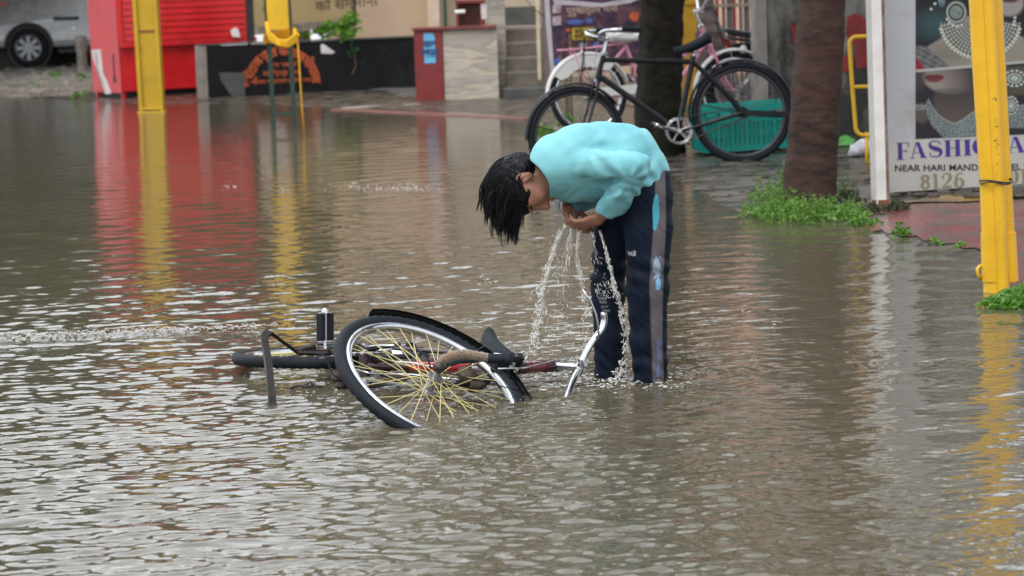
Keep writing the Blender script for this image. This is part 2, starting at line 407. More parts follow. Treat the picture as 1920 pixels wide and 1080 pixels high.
vs = [clothv(i / n_, j / m_) for j in range(m_ + 1) for i in range(n_)]
mb.add(vs, [(j * n_ + i, j * n_ + (i + 1) % n_, (j + 1) * n_ + (i + 1) % n_, (j + 1) * n_ + i) for j in range(m_) for i in range(n_)])
mb.build('cloth_wrap', m_cloth, k, smooth=True)
mb = MB()
q = [P(500, 40, 23.2), P(505, 62, 23.2), P(520, 74, 23.15), P(540, 76, 23.15), P(555, 66, 23.2), P(553, 52, 23.2)]
for j in range(5):
    mb.tube([p + Vector((0, -.02, -.012 * j + .008 * math.sin(i * 2 + j))) for i, p in enumerate(q)], .014, 8)
mb.ball(P(556, 66, 23.2), .028)
mb.build('knot', m_cloth, k, smooth=True)
mb = MB(); pts = [P(557, 66, 23.2), P(560, 100, 23.2), P(563, 150, 23.2), P(566, 200, 23.25), P(571, 252, 23.25)]
mb.tube(pts, [.018, .022, .02, .018, .02], 8, flat=.35); mb.build('hanging_tail', m_cloth, k, smooth=True)

# --- black boundary wall with orange writing
wl, wr_ = G(383, 188, 0.0), G(786, 168, 0.0)
wd = (wr_ - wl).normalized(); wn = Vector((wd.y, -wd.x, 0))
k = thing('boundary_wall', 'low black painted wall with arched orange writing behind the flood', 'wall', wl)
m_blackwall = mat('black_wall_paint', (.008, .008, .010), .6, var=.3, scale=4, second=(.018, .018, .017), mask=.6, spec=.2)
m_conc = mat('bare_concrete', (.22, .19, .17), .7, var=.3, scale=7, bump=.5)
m_concdk = mat('dark_concrete', (.07, .07, .065), .6, var=.3, scale=7, bump=.5)
lw = (wr_ - wl).length
def wp(a, z, o=0.0): return wl + wd * a + UPZ * z + wn * o
mb = MB(); mb.hexa([wp(.05, -.1), wp(lw, -.1), wp(lw, -.1, -.2), wp(.05, -.1, -.2)], [wp(.05, .59), wp(lw, .59), wp(lw, .59, -.2), wp(.05, .59, -.2)]); mb.build('wall_face', m_blackwall, k, bevel=.01)
mb = MB(); mb.hexa([wp(-.03, -.1, .01), wp(.05, -.1, .01), wp(.05, -.1, -.22), wp(-.03, -.1, -.22)], [wp(-.03, .6, .01), wp(.05, .6, .01), wp(.05, .6, -.22), wp(-.03, .6, -.22)]); mb.build('end_pier', m_conc, k, bevel=.008)
mb = MB(); mb.hexa([wp(-.03, .602, .015), wp(lw, .592, .015), wp(lw, .592, -.2), wp(-.03, .602, -.2)], [wp(-.03, .62, .015), wp(lw, .61, .015), wp(lw, .61, -.2), wp(-.03, .61, -.2)]); mb.build('coping', m_concdk, k)
def on_wall(px, py, o=.004): return PP(px, py, wl + wn * o, wn)
mb = MB(); mb.slab([on_wall(x, y) for x, y in ((410, 136), (459, 136), (459, 186), (437, 186), (427, 170), (414, 152))][::-1], wn * .004); mb.build('bare_patch', m_concdk, k)
m_orange = mat('orange_paint', (.38, .07, .02), .6, var=.25, scale=20)
mb = MB()
cc = on_wall(530, 160, .006); rad = (on_wall(530, 102, .006) - cc).length
word = ['श्री', 'रा', 'ज', 'पू', 'त', 'स', 'मा', 'ज', 'से', 'वा', 'स']
for i, ch in enumerate(word):
    a = R(172 - i * 16.4)
    px = 530 + 60 * math.cos(a); py = 156 - 58 * math.sin(a)
    o = on_wall(px, py, .006); t = (wd * math.sin(a) - UPZ * math.cos(a)).normalized(); uu = (wd * math.cos(a) + UPZ * math.sin(a)).normalized()
    text_mb(mb, ch, o - uu * .03, t, uu, .14, bold=.05, align='CENTER', widen=1.0)
for (px, py, s_, tx) in ((530, 126, .075, 'सेवा समिति'), (528, 141, .075, 'रजिस्टर्ड नगर'), (528, 155, .06, 'प्रधान कार्यालय इन्दौर सदर')):
    text_mb(mb, tx, on_wall(px, py, .006), wd, UPZ, s_, bold=.03, align='CENTER', widen=1.05)
mb.build('lettering', m_orange, k)
mb = MB(); mb.slab([on_wall(x, y, .006) for x, y in ((601, 84), (606, 82), (614, 88), (628, 98), (622, 101), (602, 100))][::-1], wn * .002); mb.build('paint_splash', m_whiteprint, k)

# --- beige sign board above the wall
b0, b1 = P(477, 66, 29.9), P(664, 49, 30.3)
bd = (b1 - b0).normalized(); bn = Vector((bd.y, -bd.x, 0)).normalized()
k = thing('shop_sign', 'beige sign board with faded grey writing above the black wall', 'sign', (b0.x, b0.y, 0))
m_board = mat('beige_board', (.34, .25, .12), .5, var=.12, scale=2)
m_boardlo = mat('weathered_tin', (.22, .18, .15), .5, var=.35, scale=12)
def bpnt(a, z, o=0): return b0 + bd * a + UPZ * z + bn * o
LB = (b1 - b0).length
mb = MB(); mb.hexa([bpnt(0, .09), bpnt(LB, .09), bpnt(LB, .09, -.06), bpnt(0, .09, -.06)], [bpnt(0, .9), bpnt(LB, .9), bpnt(LB, .9, -.06), bpnt(0, .9, -.06)]); mb.build('panel', m_board, k)
mb = MB(); mb.hexa([bpnt(0, 0, .006), bpnt(LB, 0, .006), bpnt(LB, 0, -.06), bpnt(0, 0, -.06)], [bpnt(0, .088, .006), bpnt(LB, .088, .006), bpnt(LB, .088, -.06), bpnt(0, .088, -.06)]); mb.build('lower_trim', m_boardlo, k)
mb = MB(); mb.hexa([bpnt(-.07, -.12, .01), bpnt(-.002, -.05, .01), bpnt(-.002, -.05, -.07), bpnt(-.07, -.12, -.07)], [bpnt(-.07, .92, .01), bpnt(-.002, .92, .01), bpnt(-.002, .92, -.07), bpnt(-.07, .92, -.07)]); mb.build('board_frame', m_dark, k); mb = MB()
mb.hexa([bpnt(LB + .001, .0, .01), bpnt(LB + .03, .0, .01), bpnt(LB + .03, .0, -.07), bpnt(LB + .001, .0, -.07)], [bpnt(LB + .001, .92, .01), bpnt(LB + .03, .92, .01), bpnt(LB + .03, .92, -.07), bpnt(LB + .001, .92, -.07)]); mb.build('board_frame', m_dark, k)
mb = MB(); text_mb(mb, 'श्री        को सम्मानी', bpnt(.10, .21, .003), bd, UPZ, .155, bold=.02, widen=1.12)
mb.build('lettering', mat('faded_brown_print', (.12, .085, .05), .6), k)
mb = MB()
for i in range(22):
    a = .05 + i * .048; mb.slab([bpnt(a, .025, .008), bpnt(a + .018, .02, .008), bpnt(a + .026, .065, .008), bpnt(a + .006, .07, .008)], bn * .001)
mb.build('stencil_row', m_boardlo if False else mat('faded_brown_print', (0, 0, 0)), k)
for a in (.15, LB - .15):
    mb = MB(); mb.hexa([bpnt(a, -1.1, -.01), bpnt(a + .04, -1.1, -.01), bpnt(a + .04, -1.1, -.05), bpnt(a, -1.1, -.05)], [bpnt(a, -.001, -.01), bpnt(a + .04, -.001, -.01), bpnt(a + .04, -.001, -.05), bpnt(a, -.001, -.05)]); mb.build('post', m_dark, k)

# --- beige and peach houses behind
m_plaster = mat('beige_plaster', (.50, .36, .25), .75, var=.1, scale=1.6, second=(.36, .26, .18), mask=.68, mscale=1.2)
m_plaster2 = mat('cream_plaster', (.46, .38, .28), .75, var=.1, scale=1.6)
m_pink = mat('peach_plaster', (.60, .37, .28), .75, var=.1, scale=1.2)
m_glass = mat('dark_glass', (.03, .035, .04), .1, spec=.8)
m_shut = mat('brown_wood', (.10, .05, .03), .5)
def house(name, label, x0, x1, yf, dep, h, wm, wins, openings=()):
    k = thing(name, label, 'building', ((x0 + x1) / 2, yf, 0))
    mb = MB(); mb.box(((x0 + x1) / 2, yf + dep / 2, h / 2 - .2), (x1 - x0, dep, h + .4)); mb.build('wall', wm, k, bevel=.02)
    mb = MB(); mb.box(((x0 + x1) / 2, yf + dep / 2 - .05, h + .08), (x1 - x0 + .5, dep + .6, .16)); mb.build('roof_slab', m_conc, k)
    for (x, z, w, hh) in wins:
        mb = MB()
        for (cx, cz, sx, sz) in ((x, z + hh / 2 + .03, w + .12, .06), (x, z - hh / 2 - .03, w + .12, .06), (x - w / 2 - .03, z, .06, hh), (x + w / 2 + .03, z, .06, hh), (x, z, .04, hh)):
            mb.box((cx, yf - .03, cz), (sx, .07, sz))
        f = mb.build('window', m_shut, k)
        mb = MB(); mb.box((x, yf - .004, z), (w, .012, hh)); mb.build('pane', m_glass, f)
    return k
k = house('house', 'beige plastered house behind the black wall and plants', -2.05, -.78, 31.2, 6, 5.6, m_plaster, ((-1.4, 3.6, .8, 1.1),))
k = house('house', 'cream shop house with brown framed openings behind the marble counter', -.76, 1.5, 31.6, 6, 6.2, m_plaster2, ((0.1, 3.9, .8, 1.1), (1.0, 3.9, .5, 1.1)))
k = house('house', 'peach house behind the parked bicycles', 1.52, 4.6, 31.0, 6, 7.0, m_pink, ((2.2, 2.9, .7, 1.1), (3.4, 2.9, .7, 1.1), (2.2, 4.9, .7, 1.0), (3.4, 4.9, .7, 1.0)))
k = house('house', 'grey house far behind the sign board', 4.7, 10, 30.0, 7, 7.0, m_conc, ((5.6, 2.9, .7, 1.1), (7.4, 2.9, .7, 1.1)))
# low plaster ledge in front of the beige house, pilaster
mb = MB(); mb.box((-.80, 31.05, 1.4), (.14, .28, 3.4)); tag(mb.build('pilaster', mat('pale_plaster', (.55, .42, .32), .7), None, bevel=.01, loc=(-.80, 31.05, 0)), 'pale plaster pilaster at the corner of the beige house', 'pilaster')

# --- marble counter with maroon end
m_maroon = mat('maroon_granite', (.20, .022, .022), .3, var=.2, scale=5)
def marble(name, c1, c2, sc=3.0):
    m = bpy.data.materials.new(name); m.use_nodes = True; n = m.node_tree; L = n.links.new; b = n.nodes['Principled BSDF']
    tc = n.nodes.new('ShaderNodeTexCoord'); mp = n.nodes.new('ShaderNodeMapping'); mp.inputs['Scale'].default_value = (.22, .22, 1.9); L(tc.outputs['Object'], mp.inputs[0])
    ns = n.nodes.new('ShaderNodeTexNoise'); ns.inputs['Scale'].default_value = sc; ns.inputs['Detail'].default_value = 7; ns.inputs['Distortion'].default_value = .25; L(mp.outputs[0], ns.inputs['Vector'])
    cr = n.nodes.new('ShaderNodeValToRGB'); e = cr.color_ramp.elements
    e[0].position = .40; e[0].color = (*c1, 1); e[1].position = .47; e[1].color = (*c2, 1)
    for p_, c in ((.51, c1), (.535, tuple(x * .6 for x in c1)), (.56, c2), (.7, c1)):
        q = e.new(p_); q.color = (*c, 1)
    L(ns.outputs[0], cr.inputs[0]); L(cr.outputs[0], b.inputs['Base Color']); b.inputs['Roughness'].default_value = .25
    return m
m_marble = marble('veined_marble', (.52, .45, .36), (.36, .33, .30))
m_marble2 = marble('grey_veined_marble', (.42, .37, .32), (.26, .24, .22), 5)
c0 = G(786, 192, .01)
D = c0.y
k = thing('counter', 'marble clad shop counter with maroon end and blue sticker', 'counter', c0)
X = lambda px, py=150, d=D: P(px, py, d).x
mb = MB(); mb.box(((X(779) + X(832)) / 2, D + .2, .36), (X(832) - X(779), .4, .76)); mb.build('end_panel', m_maroon, k, bevel=.006)
mb = MB(); mb.box(((X(832) + X(934)) / 2 + .004, D + .22, .355), (X(934) - X(832), .4, .75)); mb.build('front_panel', m_marble, k, bevel=.004)
mb = MB(); mb.box(((X(776) + X(935)) / 2, D + .2, .757), (X(935) - X(776), .46, .028)); mb.build('counter_top', mat('maroon_edge', (.16, .03, .03), .3), k, bevel=.004)
m_sky = mat('light_blue_paper', (.12, .42, .68), .5, var=.08)
mb = MB(); A = [P(x, y, D - .004) for x, y in ((794, 63), (811, 62), (815, 70), (817, 118), (796, 119))]
mb.slab(A[::-1], (0, -.003, 0)); st = mb.build('sticker', m_sky, k)
mb = MB(); text_mb(mb, 'कर', P(805, 89, D - .009), (1, 0, .0), UPZ, .10, bold=.04, align='CENTER'); text_mb(mb, 'जल', P(806, 107, D - .009), (1, 0, 0), UPZ, .12, bold=.04, align='CENTER')
mb.build('lettering', mat('navy_print', (.02, .05, .16), .5), st)
# upper counter: maroon frame, tube, green post, marble upright
c1 = P(915, 100, D + .55); DU = D + .55
k = thing('storefront', 'maroon framed shop front with marble upright above the counter', 'shop front', (c1.x, DU, 0))
XU = lambda px, py=60: P(px, py, DU).x
ZU = lambda py, px=880: P(px, py, DU).z
mb = MB(); mb.box(((XU(913) + XU(948)) / 2, DU + .1, .7), (XU(948) - XU(913), .2, 1.6)); mb.build('upright', m_marble2, k, bevel=.004)
mb = MB(); mb.box(((XU(855) + XU(912)) / 2, DU + .1, ZU(3)), (XU(912) - XU(855), .25, .03)); mb.box((XU(906), DU + .1, ZU(28)), (.05, .2, ZU(4) - ZU(52))); mb.box((XU(859), DU + .12, ZU(28)), (.03, .16, ZU(4) - ZU(52))); mb.build('shutter_frame', m_maroon, k)
mb = MB(); mb.box((XU(882), DU + .22, ZU(28)), (XU(905) - XU(860), .03, ZU(4) - ZU(50))); mb.build('infill_panel', mat('brown_grey_board', (.17, .11, .10), .5, var=.4, scale=9, second=(.25, .06, .06)), k)
mb = MB(); mb.box((XU(836), DU + .05, 1.2), (.03, .03, 2.4)); mb.build('post', m_green, k)
mb = MB(); mb.rod(P(853, 23, DU - .03), P(872, 22, DU - .03), .022, 12); mb.build('light_tube', m_white, k, smooth='auto')
mb = MB(); mb.slab([P(x, y, DU - .004) for x, y in ((901, 6), (913, 6), (913, 36), (903, 36))][::-1], (0, -.003, 0)); mb.build('notice', m_whiteprint, k)
# --- stairs
DS = 27.6
k = thing('staircase', 'grey brown stone steps between marble upright and grey pillar', 'stairs', (P(985, 150, DS).x, DS, 0))
m_step = mat('worn_stone', (.20, .16, .13), .45, var=.3, scale=5, second=(.13, .12, .11))
xs0, xs1 = P(949, 150, DS).x, P(1020, 150, DS).x
mb = MB(); mb.box(((xs0 + xs1) / 2 + .02, DS - .1, .06), (xs1 - xs0 + .1, .5, .14)); mb.build('bottom_step', m_concdk, k, bevel=.01)
for i in range(4):
    z0, z1 = .13 + i * .145, .13 + (i + 1) * .145
    mb = MB(); mb.box(((xs0 + xs1) / 2, DS + .45 + i * .22, (z0 + z1) / 2 - .05), (xs1 - xs0, .7, z1 - z0 + .1)); mb.build('step', m_step, k, bevel=.012)
mb = MB(); mb.box(((xs0 + xs1) / 2, DS + 1.6, .82), (xs1 - xs0, .3, .2)); mb.build('top_riser', m_concdk, k)
px_ = P(1025, 100, DS - .1)
mb = MB(); mb.box((px_.x, DS + .05, 1.1), (.085, .3, 2.4)); tag(mb.build('pillar', mat('grey_brown_pillar', (.18, .15, .14), .6), None, bevel=.008, loc=(px_.x, DS, 0)), 'narrow grey brown pillar beside the stone steps', 'pillar')
pc = P(1009, 60, DS - .2)
mb = MB(); mb.box((pc.x, pc.y, 1.2), (.035, .035, 2.0)); tag(mb.build('hand_post', mat('cream_paint', (.55, .46, .32), .5), None, loc=(pc.x, pc.y, .6)), 'cream painted post beside the steps', 'post')

# --- poster banner
DB = 23.6
m_poster = mat('purple_print', (.035, .018, .05), .45, var=.6, scale=14, second=(.11, .045, .06), mask=.5, mscale=9)
kb = P(1040, 145, DB)
k = thing('poster', 'dark purple printed banner with yellow lettering block behind the pink bicycle', 'poster', (kb.x, DB, 0))
corner = [P(1036, 141, DB), P(1215, 118, DB), P(1215, -60, DB), P(1020, -60, DB)]
mb = MB(); mb.slab(corner, (0, .012, 0)); mb.build('banner_sheet', m_poster, k)
m_edge = mat('pale_hem', (.50, .46, .52), .5)
mb = MB(); mb.slab([P(x, y, DB - .004) for x, y in ((1017, -60), (1026, -60), (1034, 60), (1038, 120), (1050, 138), (1080, 143), (1034, 147), (1030, 110), (1024, 50))], (0, .003, 0)); mb.build('hem', m_edge, k)
mb = MB(); mb.slab([P(x, y, DB - .004) for x, y in ((1215, -8), (1180, 6), (1130, 14), (1040, 8), (1036, -2), (1130, 6), (1175, -3), (1215, -18))], (0, .003, 0)); mb.build('hem', m_edge, k)
prnt = [((.62, .42, .02), [(1073, 53, 1115, 75)]), ((.45, .36, .40), [(1036, 8, 1052, 25), (1036, 31, 1052, 48)]),
        ((.08, .13, .40), [(1060, 36, 1095, 46), (1112, 80, 1124, 88), (1038, 108, 1058, 122), (1098, 34, 1112, 44)]), ((.50, .10, .03), [(1180, 22, 1198, 40), (1168, 111, 1194, 119), (1060, 52, 1070, 60)]),
        ((.30, .28, .30), [(1150, 60, 1190, 68), (1160, 76, 1176, 84), (1085, 80, 1100, 90), (1125, 95, 1140, 105)])]
for i, (c, rs) in enumerate(prnt):
    for (x0, y0_, x1, y1_) in rs:
        mb = MB(); mm = 16; cx, cy = (x0 + x1) / 2, (y0_ + y1_) / 2
        if i in (0, 1): pl = [(x0, y0_), (x1, y0_ - 2), (x1, y1_ - 1), (x0, y1_)]
        else: pl = [(cx + (x1 - x0) / 2 * math.cos(t * 2 * math.pi / mm) * (1 + .12 * math.sin(3 * t)), cy + (y1_ - y0_) / 2 * math.sin(t * 2 * math.pi / mm)) for t in range(mm)]
        mb.slab([P(x, y, DB - .004 - .002 * i) for x, y in pl][::1], (0, .001, 0))
        mb.build('printed_block', mat('poster_ink%d' % i, c, .5, var=.35, scale=30), k)
mb = MB(); text_mb(mb, 'पुरुषोत्तम मास', P(1062, 27, DB - .008), (1, 0, .03), UPZ, .085, bold=.02); mb.build('lettering', mat('pale_print', (.42, .30, .25), .5), k)
mb = MB()
for i, tx in enumerate(('खाटू श्याम', 'कथा भवन')):
    text_mb(mb, tx, P(1076, 62 + i * 10, DB - .012), (1, 0, .03), UPZ, .052, bold=.02)
mb.build('lettering', mat('dark_print', (.05, .03, .02), .5), k)

# --- thin bare saplings
m_twig = mat('brown_bark', (.14, .09, .05), .8, var=.3, scale=20)
for (pts, lab) in (([(1072, 232), (1069, 180), (1070, 115), (1069, 60), (1066, -20), (1060, -160)], 'thin brown bare sapling stem before the purple banner, right of a leaning stem'),
                   ([(1066, 230), (1060, 150), (1048, 95), (1036, 40), (1027, -20), (1010, -160)], 'thin brown stem leaning left before the purple banner')):
    b_ = G(*pts[0], 0.0); dd = b_.y - .0
    tp = [P(x, y, dd + .15 * i) for i, (x, y) in enumerate(pts)]
    root = thing('sapling', lab, 'tree', b_)
    mb = MB(); mb.tube([b_ - Vector((0, 0, .05))] + tp[1:], [.02, .018, .015, .014, .012, .01], 8)
    mb.build('trunk', m_twig, root, smooth=True)
    for j in range(4):
        a = tp[3] + (tp[5] - tp[3]) * (j / 4); mb = MB()
        e = a + Vector((random.uniform(-.3, .3), random.uniform(-.2, .2), .25)); mb.tube([a, (a + e) / 2 + Vector((0, 0, -.03)), e], [.008, .006, .003], 6); mb.build('branch', m_twig, root, smooth=True)

# --- leafy plants
def leaves(mb, c, r, n, size, up=.6, seed=0, flat=False):
    rg = random.Random(seed)
    c = Vector(c)
    for i in range(n):
        while True:
            q = Vector((rg.uniform(-1, 1), rg.uniform(-1, 1), rg.uniform(-1, 1)))
            if q.length < 1: break
        p = c + Vector((q.x * r[0], q.y * r[1], q.z * r[2]))
        a = rg.uniform(0, 6.28); t = rg.uniform(-.5, .9)
        d = Vector((math.cos(a) * math.cos(t), math.sin(a) * math.cos(t), math.sin(t)))
        s_ = Vector((rg.uniform(-1, 1), rg.uniform(-1, 1), rg.uniform(-1, 1))).cross(d)
        if s_.length < .1: s_ = Vector((0, 0, 1)).cross(d)
        s_.normalize(); nrm = d.cross(s_); l = size * rg.uniform(.6, 1.3); w = l * .32
        mb.add([p, p + d * l * .45 + s_ * w + nrm * l * .1, p + d * l - nrm * l * .12, p + d * l * .45 - s_ * w + nrm * l * .1], [(0, 1, 2), (0, 2, 3)])
    return mb
def leafmat(name, a, b, rough=.45):
    if name in MC: return MC[name]
    m = bpy.data.materials.new(name); m.use_nodes = True; n = m.node_tree; L = n.links.new; bs = n.nodes['Principled BSDF']; out = n.nodes['Material Output']
    g = n.nodes.new('ShaderNodeNewGeometry'); mx = n.nodes.new('ShaderNodeMix'); mx.data_type = 'RGBA'; mx.inputs[6].default_value = (*a, 1); mx.inputs[7].default_value = (*b, 1)
    L(g.outputs['Random Per Island'], mx.inputs[0]); L(mx.outputs[2], bs.inputs['Base Color']); bs.inputs['Roughness'].default_value = rough
    tr = n.nodes.new('ShaderNodeBsdfTranslucent'); ms = n.nodes.new('ShaderNodeMixShader'); ms.inputs[0].default_value = .35
    L(mx.outputs[2], tr.inputs[0]); L(bs.outputs[0], ms.inputs[1]); L(tr.outputs[0], ms.inputs[2]); L(ms.outputs[0], out.inputs[0])
    MC[name] = m; return m
m_leafB = leafmat('bright_leaf', (.16, .38, .03), (.07, .20, .02))
m_leafW = leafmat('weed_leaf', (.13, .30, .025), (.045, .15, .015))
m_leafD = leafmat('dark_leaf', (.03, .075, .015), (.06, .12, .025))
m_leafO = leafmat('olive_leaf', (.10, .12, .03), (.05, .075, .02))
k = thing('shrub', 'bright green leafy shrub growing behind the black wall under the sign board', 'shrub', P(630, 75, 30.2))
mb = MB()
for (x, y, r) in ((600, 60, .07), (615, 56, .09), (640, 57, .12), (655, 48, .12), (662, 35, .08), (575, 66, .04), (650, 65, .1)):
    leaves(mb, P(x, y, 30.15), (r, r, r), int(r * 420), .075, seed=x)
mb.build('foliage', m_leafB, k)
mb = MB(); mb.tube([P(640, 100, 30.2), P(645, 65, 30.2), P(660, 30, 30.2)], .01, 6); mb.tube([P(640, 100, 30.2), P(610, 62, 30.2), P(578, 64, 30.2)], .006, 6); mb.build('stem', m_twig, k)
k = thing('seedling', 'small green seedling rooted in the face of the black wall', 'plant', on_wall(664, 130))
mb = MB(); leaves(mb, on_wall(661, 98, .03), (.05, .03, .06), 22, .06, seed=3); leaves(mb, on_wall(680, 116, .03), (.02, .02, .02), 5, .04, seed=4); mb.build('foliage', leafmat('dull_leaf', (.04, .15, .05), (.06, .2, .08)), k)
mb = MB(); mb.tube([on_wall(660, 140, 0), on_wall(668, 122, .02), on_wall(662, 100, .03)], .006, 6); mb.build('stem', m_twig, k)

# --- silver hatchback at left, rear wheel
m_car = mat('silver_car_paint', (.40, .41, .42), .28, metal=.35, var=.05, coat=.3)
m_tyre = mat('tyre_rubber', (.010, .012, .015), .65, var=.2, scale=30, spec=.2)
DC = 41.0
cw = P(54, 92, DC); rw = .30
k = thing('parked_car', 'silver hatchback parked on the far verge behind a concrete bollard', 'car', (cw.x, DC, 0))
# side outline (x from wheel centre, z above ground)
zc = gz(cw.x, DC)
wb = 2.45
outl = [(-.75, .42), (-.78, .62), (-.74, .88), (-.62, .98), (-.50, 1.28), (-.3, 1.44), (.3, 1.5), (1.2, 1.49), (1.75, 1.38), (2.25, 1.02), (2.9, .9), (3.1, .75), (3.12, .4), (3.0, .28)]
arch = lambda cx: [(cx + .37 * math.cos(a), .30 + .37 * math.sin(a)) for a in [math.pi * t / 12 for t in range(0, 13)]]
bot = [(x, max(z, .22)) for x, z in arch(wb)] + [(x, max(z, .22)) for x, z in arch(0)]
pl = outl + bot
def carv(x, z, y): return Vector((cw.x + x, y, z + zc))
def inset(x, z):   # tumblehome: narrower above the belt line
    return .0 + max(0, z - .9) * .35 + max(0, .35 - z) * .15
n_ = len(pl); mb = MB()
front = [carv(x, z, DC + inset(x, z)) for x, z in pl]; back = [carv(x, z, DC + 1.62 - inset(x, z)) for x, z in pl]
mb.add(front + back, [tuple(range(n_)), tuple(range(2 * n_ - 1, n_ - 1, -1))] + [(i, n_ + i, n_ + (i + 1) % n_, (i + 1) % n_) for i in range(n_)])
mb.build('body', m_car, k, bevel=.03)
for (x0, x1, x2, x3) in ((-.35, .55, .5, -.20), (.62, 1.5, 1.15, .62)):
    mb = MB(); mb.slab([carv(x0, 1.13, DC + .07), carv(x1, 1.13, DC + .07), carv(x2, 1.42, DC + .17), carv(x3, 1.42, DC + .17)], (0, .03, 0)); mb.build('window', m_glass, k)
for cx in (0, wb):
    for yy, s_ in ((DC + .0, 1), (DC + 1.62, -1)):
        c = carv(cx, .30, yy)
        mb = MB(); mb.lathe(c, (0, s_, 0), [(-.01, .2), (.0, .285), (.02, .30), (.17, .30), (.19, .27)], 32); w_ = mb.build('wheel', m_tyre, k, smooth='auto')
        mb = MB(); mb.tube([c + Vector((.19 * math.cos(a * .196), -.012 * s_, .19 * math.sin(a * .196))) for a in range(32)], .014, 6, closed=True)
        for a in range(8):
            t = a * math.pi / 4; d = Vector((math.cos(t), 0, math.sin(t))); e = Vector((-math.sin(t), 0, math.cos(t)))
            p0 = c + Vector((0, -.012 * s_, 0))
            mb.slab([p0 + d * .03 - e * .02, p0 + d * .185 - e * .035, p0 + d * .185 + e * .035, p0 + d * .03 + e * .02], (0, .012, 0))
        mb.disc(c + Vector((0, -.02 * s_, 0)), .04, (0, -s_, 0), 12)
        mb.build('rim', mat('alloy', (.30, .31, .33), .35, metal=.6), w_)
        mb = MB(); mb.lathe(c + Vector((0, .02 * s_, 0)), (0, s_, 0), [(.04, .001), (.04, .345), (.2, .345), (.2, .001)], 24); mb.build('wheel_well', m_dark, k)
mb = MB(); mb.slab([carv(.42, .70, DC - .006), carv(.78, .70, DC - .006), carv(.80, .76, DC - .006), carv(.38, .76, DC - .006)], (0, .02, 0)); mb.build('door_recess', m_dark, k)
mb = MB(); mb.slab([carv(-.62, .98, DC - .012), carv(-.30, .93, DC - .012), carv(-.25, .99, DC - .012), carv(-.45, 1.04, DC - .012), carv(-.60, 1.08, DC - .012)], (0, .05, 0))
mb.slab([carv(-.79, .62, DC - .012), carv(-.6, .78, DC - .012), carv(-.52, .95, DC - .012), carv(-.68, .96, DC - .012)], (0, .05, 0))
mb.build('tail_light', mat('red_lens', (.35, .008, .02), .15, coat=.5), k)
mb = MB(); mb.box(carv(-.74, .36, DC + .8), (.16, 1.5, .22)); mb.build('bumper', m_car, k, bevel=.03)
mb = MB(); mb.box(carv(1.2, .24, DC + .05), (1.5, .08, .06)); mb.build('sill', m_dark, k)

# --- concrete bollard, rubble and verge
bo = G(155, 136, .03)
k = thing('bollard', 'short round concrete bollard between the car and the red kiosk', 'bollard', bo)
mb = MB(); mb.lathe(bo, (0, 0, 1), [(-.05, .075), (.28, .07), (.34, .085), (.42, .09), (.52, .085), (.54, .02)], 16); mb.build('shaft', m_conc, k, smooth='auto')
mb = MB(); mb.ball(P(138, 53, bo.y - .05), .022); mb.build('reflector', m_white, k)
m_stone = mat('rubble_stone', (.22, .19, .165), .7, var=.4, scale=20, bump=.6)
mb = MB(); rg = random.Random(4)
for i in range(900):
    p = G(rg.uniform(-40, 185), rg.uniform(118, 176), .03)
    if shore_dist(p.x, p.y) < .12: continue
    s_ = rg.uniform(.006, .022) * (1 if rg.random() < .95 else 2.2)
    rot = Matrix.Rotation(rg.uniform(0, 3), 3, Vector((rg.random(), rg.random(), rg.random() + .1)).normalized())
    mb.ball((p.x, p.y, p.z + s_ * .2), (s_ * 1.3, s_, s_ * .6), 6, 4, rot)
tag(mb.build('rubble', m_stone, None), 'grey rubble and gravel strewn on the far verge', 'rubble', kind='stuff')
mb = MB()
for (x, y, n_, r) in ((104, 145, 30, .09), (155, 148, 26, .12), (150, 182, 30, .14), (122, 103, 40, .3), (130, 120, 10, .1), (60, 160, 8, .1)):
    p = G(x, y, .03); leaves(mb, p + UPZ * .03, (r, r, .04), n_, .06, seed=x)
tag(mb.build('verge_weeds', m_leafW, None), 'sparse green weeds on the far rubble verge', 'weeds', kind='stuff')

# --- muddy bank between wall and counter
mb = MB(); a_, b_, c_, d_ = G(668, 164, .03), G(784, 187, .0), G(786, 166, .05), G(740, 163, .05)
mb.slab([a_ - UPZ * .05, b_ - UPZ * .03, c_ - UPZ * .05], UPZ * .055)
mb.slab([a_, b_, b_ + Vector((0.02, .1, 0)), a_ + Vector((.02, .12, 0))], UPZ * .012)
tag(mb.build('kerb_slab', m_concdk, None), kind='structure')
# --- wet concrete apron with pale painted edge
ap = [G(640, 205, .006), G(1006, 224, .006), P(1030, 190, 27.3), P(948, 188, 27.2), P(780, 190, 27.5)]
e0, e1 = G(640, 204, .004), G(1010, 221, .004)
m_apron = mat('wet_apron', (.14, .11, .09), .12, var=.25, scale=2, second=(.13, .11, .095), rvar=.06, spec=.8)
mb = MB(); mb.slab([Vector((e0.x, e0.y, -.05)), Vector((e1.x, e1.y, -.05)), Vector((1.2, 27.9, -.05)), Vector((-.9, 28.0, -.05))], (0, 0, .058)); tag(mb.build('apron', m_apron, None), kind='structure')
m_pale = mat('pale_edge_paint', (.5, .44, .40), .3, var=.2, scale=8)
f1_ = G(850, 194.5, .004); n2 = Vector((-(e1 - e0).y, (e1 - e0).x, 0)).normalized()
mb = MB(); mb.slab([e0 + UPZ * .002, f1_ + UPZ * .002, f1_ + UPZ * .002 + Vector((0, .14, 0)), e0 + UPZ * .002 + Vector((.05, .10, 0))], (0, 0, .01)); tag(mb.build('apron_edge', m_pale, None), kind='structure')
mb = MB(); mb.slab([e0 - n2 * .14 - UPZ * .02, e1 - n2 * .16 - UPZ * .02, e1 - n2 * .001 - UPZ * .02, e0 - n2 * .001 - UPZ * .02], (0, 0, .024)); tag(mb.build('kerb', mat('red_kerb_paint', (.22, .09, .07), .3, var=.3, scale=5), None), kind='structure')
